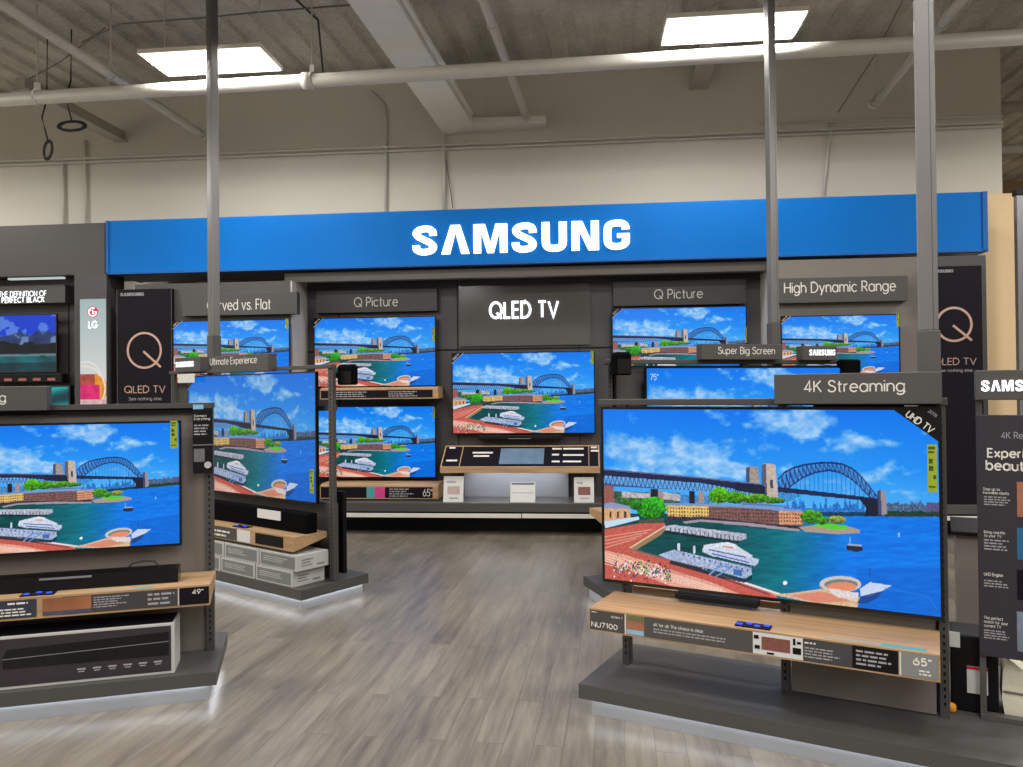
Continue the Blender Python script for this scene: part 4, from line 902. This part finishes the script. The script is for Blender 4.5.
# ---- A : right stand with the 65-inch television
t = thing(A, 'display_gondola', 'large dark stand on the right carrying the largest television', 'display stand', (1.1, 0, 0)); GA = t
deck_unit(t, -.02, 2.75, -.28, .36, led=('front', 'left'), ins=.045)
for x in (.085, .82, 1.43): upright(t, x, .05, .145, 1.395, .035, .05)
part(t, 'back_panel', Bx(.845, 1.40, .062, .085, .15, 1.39), GP)
part(t, 'back_panel', Bx(.11, .80, .062, .085, .62, 1.39), GP)
part(t, 'top_rail', Bx(-.045, 1.455, .045, .115, 1.395, 1.425, bev=.003), DK)
sh = shelf(t, .035, 1.415, -.28, .04, .495, .10)
part(t, 'rear_shelf', Bx(.10, 1.40, .12, .33, .48, .51), WOOD, 'light oak rear shelf')
X0, X1 = .042, 1.408; wS = X1-X0; ys = -.281; za, zb = .402, .488
part(sh, 'edge_frame', MB().box(.035, 1.415, -.282, -.280, .489, .495).box(.035, 1.415, -.282, -.280, .395, .401), WOOD)
g = strip_print(sh, X0, X1, za, zb, ys, [(0, .118, SIGNM), (.120, .124, WHT), (.124, .185, RUST), (.185, .52, mat('strip charcoal', (72, 69, 68), .5)), (.52, .66, WHT), (.66, .79, mat('strip charcoal 2', (60, 58, 58), .5)), (.79, .905, BLK), (.908, .912, WHT), (.912, 1, mat('strip grey', (122, 122, 122), .5))])
g.name = 'graphic_strip'
yy = ys-.002
text(sh, 'NU7100', X0+.006, X0+.118*wS-.03, za+.012, za+.034, yy, LTX, bold=.03)
lines(sh, X0+.008, X0+.045, zb-.012, zb-.004, yy, 1, LTX, seed=2); text(sh, 'SERIES 7', X0+.1, X0+.155, zb-.024, zb-.016, yy, LTX)
part(sh, 'photo_print', Bx(X0+.127*wS, X0+.183*wS, yy-.001, yy, za+.062, zb-.003), mat('foliage print', (96, 104, 60), .5, 0, .5, 60)); part(sh, 'photo_print', Bx(X0+.127*wS, X0+.183*wS, yy-.001, yy, za+.002, za+.022), SKYP)
text(sh, '4K for all. The choice is clear.', X0+.215*wS, X0+.375*wS, za+.052, za+.066, yy, LTX, bold=.01)
lines(sh, X0+.215*wS, X0+.46*wS, za+.022, za+.046, yy, 2, GTX, seed=8)
part(sh, 'photo_print', Bx(X0+.545*wS, X0+.625*wS, yy-.001, yy, za+.02, zb-.014), PHOTO)
for (a_, b_, c_, d_) in ((.523,.537,.06,.075),(.525,.54,.02,.035),(.633,.64,.055,.08),(.644,.655,.06,.07),(.632,.655,.02,.045),(.56,.58,.004,.012)): part(sh, 'icon_print', Bx(X0+a_*wS, X0+b_*wS, yy-.001, yy, za+c_, za+d_), BLK)
lines(sh, X0+.665*wS, X0+.70*wS, zb-.02, zb-.008, yy, 1, LTX, seed=9); lines(sh, X0+.665*wS, X0+.76*wS, za+.012, za+.058, yy, 4, GTX, seed=10)
lines(sh, X0+.80*wS, X0+.895*wS, za+.012, zb-.010, yy, 4, GTX, seed=11)
text(sh, '65"', X0+.94*wS, X0+.985*wS, za+.045, za+.073, yy, LTX, bold=.05); lines(sh, X0+.955*wS, X0+.985*wS, za+.008, za+.032, yy, 2, LTX, seed=12)
part(sh, 'top_label', Bx(1.02, 1.22, -.265, -.235, .4952, .4962), mat('grey print', (150, 140, 125), .5)); part(sh, 'top_label', Bx(1.22, 1.37, -.265, -.235, .4952, .4962), TEAL)
# the television
tv(A, -.009, 1.432, .547, 1.389, 0.0, 'large television showing a harbour bridge on the right-hand stand', badge='right', badge_text='UHD TV', energy=(.965, .988, .175, .40), back=.05, mount=.03, bz=.012)
part(GA, 'power_box', Bx(.35, .72, -.02, .05, .51, .535, bev=.004), BLK, 'slim black box behind the shelf')
x0, x1, z0, z1 = A.R(-.03, 774, 372, 942, 405)
t = psign(A, -.03, (774, 373, 942, 404), '4K Streaming', 'wide grey sign reading 4K Streaming on top of the largest television stand', (804, 380, 905, 395), .08)
part(t, 'bracket', Bx(.95, 1.3, .05, .09, 1.36, 1.52), BLK)
# lit pad on shelf
def pad(fr, xa, xb, ya, yb, z, label, n=3):
    t = thing(fr, 'button_pad', label, 'control pad', ((xa+xb)/2, (ya+yb)/2, z)); part(t, 'plate', Bx(xa, xb, ya, yb, z, z+.006, bev=.002), NAVY)
    for k in range(n):
        cx, cy = xa+(xb-xa)*(k+.5)/n, (ya+yb)/2+(.01 if k % 2 else -.01)
        part(t, 'button', MB().prism([(cx+.013*cos(j*pi/6), cy+.011*sin(j*pi/6)) for j in range(12)], z+.006, z+.009, axis='z'), BLUEL, 'blue lit button')
c0 = A.zp(735, 622, .495); c1 = A.zp(768, 629, .495)
pad(A, c0[0]+.01, c0[0]+.15, -.265, -.205, .4952, 'black pad with blue lit buttons on the oak shelf of the largest television', 4)

# ---- E : stand behind, with 75-inch television
t = thing(E, 'display_gondola', 'dark stand mostly hidden behind the largest television stand', 'display stand', (.7, 0, 0))
deck_unit(t, -.35, 2.0, -.36, .27, led=('front', 'left'), ins=.03)
upright(t, -.22, .05, .145, 1.655, .035); upright(t, 1.82, .05, .145, 1.655, .035); upright(t, .85, .06, .145, 1.65, .035, .05, False)
part(t, 'back_panel', Bx(-.20, 1.80, .09, .11, .15, 1.64), DK)
part(t, 'top_rail', Bx(-.25, 1.84, .045, .115, 1.65, 1.68, bev=.003), DK)
part(t, 'inner_post', Bx(-.19, -.175, .05, .09, .5, 1.65), BLK)
shelf(t, -.385, 1.75, -.30, .05, .665, .10)
tv(E, 0.02, 1.63, .71, 1.628, 0.0, 'television marked 75 inch behind the 4K Streaming sign', mount=.04, back=.05)
t = psign(E, -.02, (702, 344, 782, 359.5), 'Super Big Screen', 'grey sign reading Super Big Screen behind the largest television stand', (718, 347, 775, 356), .08)
part(t, 'bracket', Bx(.75, .95, .06, .1, 1.67, 1.76), BLK)
x0, x1, z0, z1 = E.R(-.02, 803, 346, 837, 360)
t = thing(E, 'header_sign', 'small grey sign with lit white brand lettering on top of the 75 inch television', 'sign', ((x0+x1)/2, 0, z0))
part(t, 'board', Bx(x0, x1, -.02, .06, z0, z1, bev=.003), SIGNM); a = E.R(-.02, 809, 349.5, 835, 355.5); wordmark(t, a[0], a[1], a[2], a[3], -.021, LITS)
def spk(fr, xa, xb, za, zb, y, dep, label, foot=None):
    t = thing(fr, 'speaker', label, 'speaker', ((xa+xb)/2, y+dep/2, za)); part(t, 'cabinet', Bx(xa, xb, y, y+dep, za, zb, bev=.012), FAB)
    part(t, 'top_cap', Bx(xa+.012, xb-.012, y+.01, y+dep-.01, zb, zb+.008, bev=.002), GBLK)
    part(t, 'grille_rim', Bx(xa+.01, xb-.01, y-.004, y, za+.01, zb-.04), BLK)
    if foot: part(t, 'wall_bracket', Bx(*foot), BLK)
a = E.R(-.1, 616, 350, 632, 375)
spk(E, a[0], a[1], a[2], a[3]-.02, -.1, .09, 'black speaker hanging at the left end of the stand behind the largest television', (a[0]+.02, a[1]-.02, -.01, .06, a[2]+.02, a[2]+.1))
a = E.R(-.04, 844, 360, 861, 372); t = thing(E, 'speaker', 'small black speaker peeking over the 4K Streaming sign', 'speaker', ((a[0]+a[1])/2, 0, a[2]-.1))
part(t, 'cabinet', Bx(a[0], a[1], -.04, .045, a[2]-.1, a[3], bev=.008), FAB); part(t, 'top_cap', Bx(a[0]+.01, a[1]-.01, -.03, .035, a[3], a[3]+.006), GBLK)
text_root = None
tt = [o for o in COL.objects if o.get('label') == 'television marked 75 inch behind the 4K Streaming sign'][0]
a = E.R(-.003, 650, 374, 657, 380); text(tt, '75"', a[0], a[1]+.01, a[2], a[3], -.0035, glow('caption light', (190, 215, 255), .9), name='caption')

# ---- B : left middle stand
t = thing(B, 'display_gondola', 'mid-left dark stand with angled television and stacked white cartons', 'display stand', (-.6, 0, 0)); GB = t
deck_unit(t, -2.15, .165, -.27, .335, ins=.03, z0=.07, z1=.14)
upright(t, .137, .016, .14, 1.66, .05, .03); upright(t, -1.95, .016, .14, 1.66, .05, .03)
part(t, 'back_panel', Bx(-1.92, .11, .075, .10, .14, .68), GP2)
part(t, 'top_rail', Bx(-1.98, .165, .0, .05, 1.645, 1.672, bev=.003), DK)
part(t, 'rear_post', Bx(-.06, .015, .225, .26, .14, .74), BLK)
part(t, 'cross_rail', Bx(-1.92, .11, .075, .10, 1.34, 1.38), DK); 
sh = shelf(t, -2.0, .07, -.26, .03, .485, .10)
BS = sh
tvb = tv(B, -1.675, .003, .675, 1.625, 0, 'angled television under the Ultimate Experience sign, mid-left', badge='left', energy=(.958, .985, .74, .92), back=.05, mount=.025, m=SCRB)
part(tvb, 'mounting_plate', Bx(-1.2, -.4, .05, .075, 1.3, 1.42), BLK)
t = psign(B, -.05, (211, 355, 268, 372), 'Ultimate Experience', 'grey sign reading Ultimate Experience above the angled mid-left television', (210, 357, 257, 366), .08)
part(t, 'bracket', Bx(-.85, -.7, .03, .06, 1.65, 1.74), BLK)
x0, x1, z0, z1 = B.R(-.05, 175, 357.5, 200, 372)
t = thing(B, 'header_sign', 'small grey sign with lit white brand lettering left of the first tall post', 'sign', ((x0+x1)/2, 0, z0))
part(t, 'board', Bx(x0, x1, -.05, .03, z0, z1, bev=.003), SIGNM); a = B.R(-.05, 176, 361.5, 194, 367); wordmark(t, a[0], a[1], a[2], a[3], -.051, LITS)
part(t, 'price_card', Bx(x0+.05, x1-.08, -.052, -.048, z0-.09, z0-.015), WHT, 'white card'); 
# soundbar on shelf
x0, x1, z0, z1 = B.R(-.14, 200, 503, 306, 527); z0 = .486
t = thing(B, 'soundbar', 'long black soundbar with white price card on the mid-left stand shelf', 'soundbar', ((x0+x1)/2, -.1, z0))
part(t, 'body', Bx(-1.5, x1, -.14, -.04, z0, z0+.14, bev=.01), FAB); a = B.R(-.14, 258, 510, 281, 519); part(t, 'price_card', Bx(a[0], a[1], -.146, -.141, a[2], a[3]), WHT, 'white price card')
# shelf graphics
strip_print(sh, -1.9, -.42, .393, .478, -.261, [(0, .89, SIGNM), (.89, 1, WHT)]); lines(sh, -1.05, -.65, .40, .46, -.264, 2, LTX, seed=21)
part(sh, 'inset_tray', MB().box(-.36, -.04, -.263, -.261, .40, .475), BLK, 'dark framed opening')
pad(B, -.68, -.52, -.24, -.17, .4852, 'black pad with blue lit buttons on the mid-left stand shelf', 3)
# carton stack
def carton(fr, xa, xb, ya, yb, za, zb, label, group):
    t = thing(fr, 'soundbar_carton', label, 'carton', ((xa+xb)/2, (ya+yb)/2, za), group)
    part(t, 'box', Bx(xa, xb, ya, yb, za, zb, bev=.003), CARD)
    p = part(t, 'front_print', Bx(xa+.02, xb-.02, ya-.002, ya, za+.014, zb-.014), CARDG, 'grey green printed panel'); lines(p, xa+.05, xb-.10, za+.04, zb-.03, ya-.002, 3, CARD, seed=int(abs(xa)*100))
    bm = MB()
    for (u, v, a_, b_) in ((.15, .5, .62, .7), (.15, .42, .45, .52), (.15, .48, .28, .34), (.62, .85, .2, .3)): bm.box(xb, xb+.0015, ya+(yb-ya)*u, ya+(yb-ya)*v, za+(zb-za)*a_, za+(zb-za)*b_)
    part(t, 'end_print', bm, CARDG)
X = .10
names = ['right-hand', 'second from right', 'third from right', 'fourth from right']
H1 = .110
for row in range(2):
    xr_ = .06 if row == 0 else .105
    for k in range(4):
        w = .42; xb = xr_-k*(w+.012); xa = xb-w
        carton(B, xa, xb, -.26, .015, .1405+row*(H1+.002), .1405+row*(H1+.002)+H1, '%s white carton in the %s row under the mid-left stand shelf' % (names[k], ['bottom', 'upper'][row]), 'white cartons stacked under the mid-left shelf')
# speaker behind B stand, at the right of its post
a = B.R(.08, 337, 364, 352, 385)
spk(B, a[0], a[1], a[2], a[3]-.01, .08, .06, 'black speaker on a bracket at the right end of the mid-left stand', (.14, a[0]+.02, .047, .12, a[2]+.05, a[2]+.09))

# ---- C : left front stand
t = thing(C, 'display_gondola', 'front left dark stand with a television, oak shelf and soundbar box', 'display stand', (-.6, 0, 0)); GC = t
deck_unit(t, -2.2, .185, -.285, .36, ins=.04)
upright(t, .125, .05, .145, 1.40, .04, .05); upright(t, -1.55, .05, .145, 1.40, .04, .05)
part(t, 'back_panel', Bx(-1.52, .103, .075, .095, .145, 1.375), GP, 'pale warm grey back panel')
mb = MB(); mb.box(-1.6, .15, .03, .10, 1.40, 1.425); part(t, 'top_rail', mb, DK)
part(t, 'shadow_gap_strip', Bx(-1.53, .103, .05, .09, 1.375, 1.40), BLK)  # solid black strip stands in for the shade under the top rail
sh = shelf(t, -1.6, .155, -.25, .05, .555, .10)
xs0, xs1 = -1.6, .15
strip_print(sh, xs0, xs1, .465, .546, -.251, [(0, .46, mat('strip dark', (56, 54, 55), .5)), (.46, .58, mat('blue black print', (40, 46, 62), .5)), (.64, .92, mat('strip dark', (56, 54, 55), .5)), (.925, 1, NAVY)])
yy = -.253
a0, a1, b0, b1 = C.R(-.352, 45, 600, 96, 608); part(sh, 'photo_print', MB().box(-.56, -.36, yy-.001, yy, .467, .544), mat('sunset print', (140, 88, 54), .5, 0, .6, 9))
part(sh, 'photo_print', Bx(-.56, -.36, yy-.0015, yy-.0005, .467, .485), mat('dusk print', (70, 66, 90), .5, 0, .4, 30))
lines(sh, -.35, -.20, .483, .538, yy, 5, GTX, seed=31); lines(sh, -.12, .0, .473, .538, yy, 3, GTX, seed=32); lines(sh, -.70, -.60, .523, .541, yy, 1, LTX, seed=33); lines(sh, -.80, -.60, .473, .513, yy, 3, LTX, seed=34)
text(sh, '49"', .075, .125, .513, .536, yy, LTX, bold=.02)
part(sh, 'divider_line', Bx(.012, .016, yy-.001, yy, .465, .546), WHT)
part(sh, 'top_label', Bx(-.36, -.18, -.235, -.21, .5552, .556), mat('grey print'  , (150, 140, 125), .5)); part(sh, 'top_label', Bx(-.18, -.10, -.235, -.21, .5552, .556), TEAL)
tv(C, -1.105, -.002, .705, 1.337, 0.0, 'television with harbour picture on the front left stand above the 49 inch tag', energy=(.955, .985, .0, .22), back=.045, mount=.03)
t = psign(C, -.02, (-40, 386.5, 47, 411), '4K Streaming', 'grey header sign cut off at the left picture edge, ending in letter g', (-75, 393, 6, 405), .08)
part(t, 'bracket', Bx(-.95, -.7, .06, .09, 1.42, 1.52), BLK)
pad(C, -.66, -.52, -.235, -.175, .5552, 'black pad with blue lit buttons on the front left oak shelf', 3)
t = thing(C, 'soundbar', 'long slim black soundbar on the front left oak shelf', 'soundbar', (-.5, -.1, .5555))
part(t, 'body', MB().prism([(-.16, .5555), (-.06, .5555), (-.06, .625), (-.15, .62)], -1.0, .0, axis='x'), GBLK); part(t, 'trim_strip', Bx(-.60, -.38, -.160, -.150, .608, .616), STEEL, 'grey trim strip')
P = [(-.24, -.08, .622), (-.22, -.06, .642), (-.17, -.05, .648), (-.12, -.05, .642), (-.10, -.07, .622)]
part(t, 'cable_loop', MB().tube(P, .005, 6), CABLE)
# card hanging from right upright
x0, x1, z0, z1 = C.R(.035, 193.5, 408, 213, 473)
t = thing(C, 'info_card', 'tall black information card on the right post of the front left stand', 'card', ((x0+x1)/2, .02, z0))
part(t, 'panel', Bx(x0, x1, .008, .018, z0, z1), BLK); h = z1-z0; w = x1-x0
part(t, 'blue_tab', Bx(x0+.002, x0+w*.55, .004, .008, z1-.005, z1+.018), SKYP); part(t, 'header_tab', Bx(x0, x1, .009, .018, z1, z1+.02), DK)
part(t, 'divider', Bx(x0, x1, .006, .008, z0+h*.43, z0+h*.445), GP); text(t, 'Connect\nEverything', x0+.006, x1-.012, z1-h*.19, z1-h*.10, .008, LTX, bold=.01)
lines(t, x0+.006, x1-.008, z1-h*.42, z1-h*.24, .008, 4, GTX, seed=41)
part(t, 'photo_print', Bx(x0+.004, x0+w*.6, .006, .008, z0+h*.18, z0+h*.38), mat('grey smoke print', (95, 95, 98), .5, 0, .6, 60))
cx, cz = x0+w*.76, z0+h*.13; part(t, 'round_button', MB().prism([(cx+.017*cos(k*pi/12), cz+.017*sin(k*pi/12)) for k in range(24)], -.002, .008), mat('silver disc', (190, 190, 186), .35, .3))
# soundbar box
t = thing(C, 'soundbar_box', 'long dark soundbar box with silver edges on the front left deck', 'box', (-.6, -.15, .1455))
part(t, 'carton', Bx(-1.3, -.005, -.25, -.06, .1455, .385, bev=.003), CARD); part(t, 'front_print', Bx(-1.29, -.02, -.252, -.25, .16, .373), CARDP)
part(t, 'product_picture', MB().prism([(-.72, .29), (-.705, .325), (-.03, .345), (-.03, .235), (-.72, .24)], -.254, -.2525), GBLK, 'black soundbar picture')
part(t, 'picture_edge', MB().prism([(-.72, .282), (-.72, .285), (-.03, .302), (-.03, .299)], -.256, -.2542), STEEL)
mb = MB()
for k in range(6): mb.box(-.42+k*.065, -.385+k*.065, -.254, -.252, .205, .212); mb.box(-.415+k*.065, -.39+k*.065, -.254, -.252, .195, .199)
part(t, 'icon_print', mb, GTX); part(t, 'top_print', Bx(-1.28, -.015, -.24, -.07, .385, .3865), NAVY)

# ---- F : poster stand at the right edge
x0, _, z0, z1 = A.R(.1, 978, 415, 1020, 655); x1 = x0+.72; z0 = .40; z1 = 1.356
t = thing(A, 'poster_stand', 'upright dark poster in a grey floor frame at the right picture edge', 'poster stand', (x0+.36, .12, .145))
part(t, 'poster', Bx(x0, x1, .10, .115, z0, z1, bev=.002), PURP)
mb = MB(); mb.box(x0, x0+.022, .116, .14, .147, z1+.07); mb.box(x1-.022, x1, .116, .14, .147, z1+.07); mb.box(x0, x1, .105, .15, .146, .165); part(t, 'frame', mb, POSTD)
yy = .0995
def ft(s, px, **k):
    a_ = A.R(.1, *px); return text(t, s, a_[0], a_[1], a_[2], a_[3], yy, k.pop('m', LTX), **k)
ft('4K Resolution', (1001, 432, 1054, 439), m=GTX); a_ = A.R(.1, 986, 449, 1065, 459)
ft('Experience', (987, 449, 1056, 460.5), bold=.04); ft('beautiful', (985.5, 460.5, 1044, 471), bold=.04)
ft('Step up to\nincredible clarity', (983, 488, 1009, 495), bold=.01); ft('Bring real life\nto your TV', (984, 531, 1005, 538), bold=.01)
ft('UHD Engine', (984, 573, 1003, 577), bold=.01); ft('The perfect\nmatch for your\ncurrent TV', (984, 617, 1008, 628), bold=.01)
for i, (ya, yb_) in enumerate(((496, 506), (539, 551), (580, 588), (630, 640))):
    a_ = A.R(.1, 984, ya, 1011, yb_); lines(t, a_[0], a_[1], a_[2], a_[3], yy, 4 if i != 2 else 3, GTX, seed=50+i)
for i, (ya, yb_, m_) in enumerate(((482, 517, RUST), (528, 560, mat('blue print', (30, 90, 130), .5, 0, .4, 20)), (570, 600, NAVY), (612, 652, mat('grey figure print', (110, 120, 135), .5, 0, .5, 20)))):
    a_ = A.R(.1, 1017, ya, 1030, yb_); part(t, 'photo_print', Bx(a_[0], a_[0]+.2, .0985, .0995, a_[2], a_[3]), m_)
# lit brand sign above poster
x0s, _, z0s, z1s = A.R(.08, 975, 370, 1020, 400)
t2 = thing(A, 'header_sign', 'grey sign with lit white brand lettering above the dark poster stand', 'sign', (x0s+.3, .12, z0s))
part(t2, 'board', Bx(x0s, x0s+.62, .08, .16, z0s, z1s, bev=.003), SIGNM); a = A.R(.08, 981, 380, 1056, 391); wordmark(t2, a[0], a[1], a[2], a[3], .079, LIT)
part(t2, 'stem', Bx(x0s+.03, x0s+.05, .1165, .14, 1.426, z0s), POSTD)
# black subwoofer box
t = thing(A, 'subwoofer', 'black box speaker with two white tags at right beside the poster frame', 'speaker', (1.55, .3, .1455))
part(t, 'cabinet', Bx(1.452, 1.62, .165, .36, .1455, .455, bev=.006), BLK)
a = A.R(.163, 949.5, 632, 960, 647); part(t, 'tag', Bx(a[0], a[1], .162, .165, a[2], a[3]), WHT, 'small white tag')
b = A.R(.163, 967, 667, 988, 694); p = part(t, 'tag', Bx(b[0], b[1], .162, .165, b[2], b[3]), WHT, 'white tag with red top edge'); part(p, 'red_band', Bx(b[0], b[1], .160, .162, b[3]-.012, b[3]), RED)
x_, z_ = A.p(951, 711, .14); single(A, 'cable_clip', Bx(x_-.02, x_+.02, .115, .155, .1455, .18, bev=.012), ORG, 'small orange plastic piece on the deck at the foot of the right post', 'clip', (x_, .135, .1455))
# pale cushion/bag
t = thing(A, 'cloth_bag', 'cream cloth bag slumped behind the poster frame at the right edge', 'bag', (1.95, .36, .1455))
bm_ = MB(); prof = [(1.64, .147), (1.63, .22), (1.635, .33), (1.65, .385), (1.72, .33), (1.80, .29), (2.0, .27), (2.2, .26), (2.24, .147)]
bm_.prism(prof, .17, .30); part(t, 'body', bm_, CREAM); part(t, 'seam', MB().tube([(1.635, .166, .25), (1.80, .166, .245), (2.2, .166, .245)], .004, 6), GP)
# grey low cabinet behind
x0, x1, z0, z1 = A.R(1.3, 925, 537, 1060, 640)
t = thing(A, 'low_cabinet', 'plain warm grey low cabinet seen behind the dark poster', 'cabinet', ((x0+x1)/2, 1.5, 0))
part(t, 'body', Bx(x0+.15, x1, 1.3, 1.8, 0, z1, bev=.004), GP); part(t, 'top', Bx(x0+.13, x1+.02, 1.28, 1.82, z1, z1+.02), BLK)

# ---- tall posts
def pole(fr, px, y, w, zb, zs, label):
    x = fr.p(px, 330, y)[0]; t = thing(fr, 'power_pole', label, 'pole', (x, y, zb))
    part(t, 'shaft', Bx(x-w/2, x+w/2, y-w/2, y+w/2, zs, 5.14, bev=.004), POST)
    part(t, 'sleeve', Bx(x-w*.58, x+w*.58, y-w*.58, y+w*.58, zb, zs, bev=.004), POSTD)
    part(t, 'groove', Bx(x+w*.22, x+w*.27, y-w/2-.001, y-w/2+.002, zs, 5.1), POSTD)
pole(A, 928.5, .16, .075, .146, A.p(928, 331, .16)[1], 'widest square grey post rising behind the 4K Streaming sign')
pole(E, 773.5, .16, .062, .146, E.p(773, 323, .16)[1], 'square grey post rising behind the Super Big Screen sign')
pole(B, 214, .15, .072, .146, B.p(214, 336, .15)[1], 'square grey post rising behind the Ultimate Experience sign')
# metal upright at right edge
a = zpt(1018, 195, 2.0)
x_, z_ = D.p(1019, 190, .3)
t = thing(D, 'shelving_post', 'pale metal shelving post with black cap at the far right edge', 'post', (x_, .3, 0)); part(t, 'shaft', Bx(x_-.04, x_+.06, .27, .33, 0, z_-.06, bev=.003), STEEL); part(t, 'cap', Bx(x_-.05, x_+.07, .26, .34, z_-.06, z_, bev=.005), BLK)
# services beyond the wall end
for k, zz in enumerate((4.75, 4.25)):
    a = D.w(5.0, 1.6, zz); b = D.w(8.5, 1.6, zz)
    pipe('ceiling_pipe', ['upper', 'lower'][k]+' grey pipe seen past the right end of the back wall', 'pipe', W, a, b, .06, (.3,), m=CEILG)

# ================================================================== light
def area(name, loc, sx, sy, power, rot=(0, 0, 0), col=(1, .975, .945)):
    l = bpy.data.lights.new(name, 'AREA'); l.shape = 'RECTANGLE'; l.size = sx; l.size_y = sy; l.energy = power; l.color = col
    o = bpy.data.objects.new(name, l); COL.objects.link(o); o.location = loc; o.rotation_euler = rot; return o
PW = 102
for ix in range(-2, 3):
    for iy in range(0, 5):
        lx0, ly0 = LAMPS[0 if ix <= 0 else 1]; q = D.w(lx0+(ix if ix <= 0 else ix-1)*(LAMPS[1][0]-LAMPS[0][0]), ly0-iy*2.7, 4.468)
        if not (-9.5 < q.x < 11): continue
        
        for sy in (-.122, .122): area('troffer_or_fill_lamp', q+Vector((-sy*D.s, sy*D.c, 0)), 1.06, .195, PW*.5, (0, 0, D.t))
area('troffer_or_fill_lamp', D.w(7.2, 2.6, 4.46), 1.08, .44, PW*.9, (0, 0, D.t)); area('troffer_or_fill_lamp', D.w(7.2, 4.4, 4.46), 1.08, .44, PW*.9, (0, 0, D.t))  # unseen lamps added to brighten the space past the back wall's end
wd = bpy.data.worlds.new('room'); SC.world = wd; wd.use_nodes = True; bg = wd.node_tree.nodes['Background']; bg.inputs[0].default_value = (1, .975, .945, 1); bg.inputs[1].default_value = .02
SC.view_settings.view_transform = 'Standard'; SC.view_settings.look = 'None'; SC.view_settings.exposure = 0; SC.view_settings.gamma = 1; SC.view_settings.use_curve_mapping = False

# things of one kind share a group
GR = {'television': 'televisions on the stands and the back display', 'header_sign': 'header signs above the televisions', 'power_pole': 'tall grey posts rising from the stands',
      'conduit': 'conduits along the back wall', 'branch_pipe': 'sprinkler branch pipes', 'loose_wire': 'thin wires under the ceiling', 'cable_coil': 'hanging cable coils',
      'leaflet_holder': 'leaflets under the slanted information shelf', 'banner': 'tall brand banners on the back display', 'display_gondola': 'dark display stands on the floor',
      'button_pad': 'black pads with blue lit buttons', 'speaker': 'small black speakers', 'soundbar': 'soundbars', 'wall_shelf': 'slim oak shelves on the back display', 'roof_beam': 'roof beam ends', 'ceiling_pipe': 'far ceiling pipes'}
for o in list(SC.objects):
    k_ = o.name.split('.')[0]
    if o.parent is None and 'label' in o.keys() and 'group' not in o.keys() and k_ in GR: o['group'] = GR[k_]
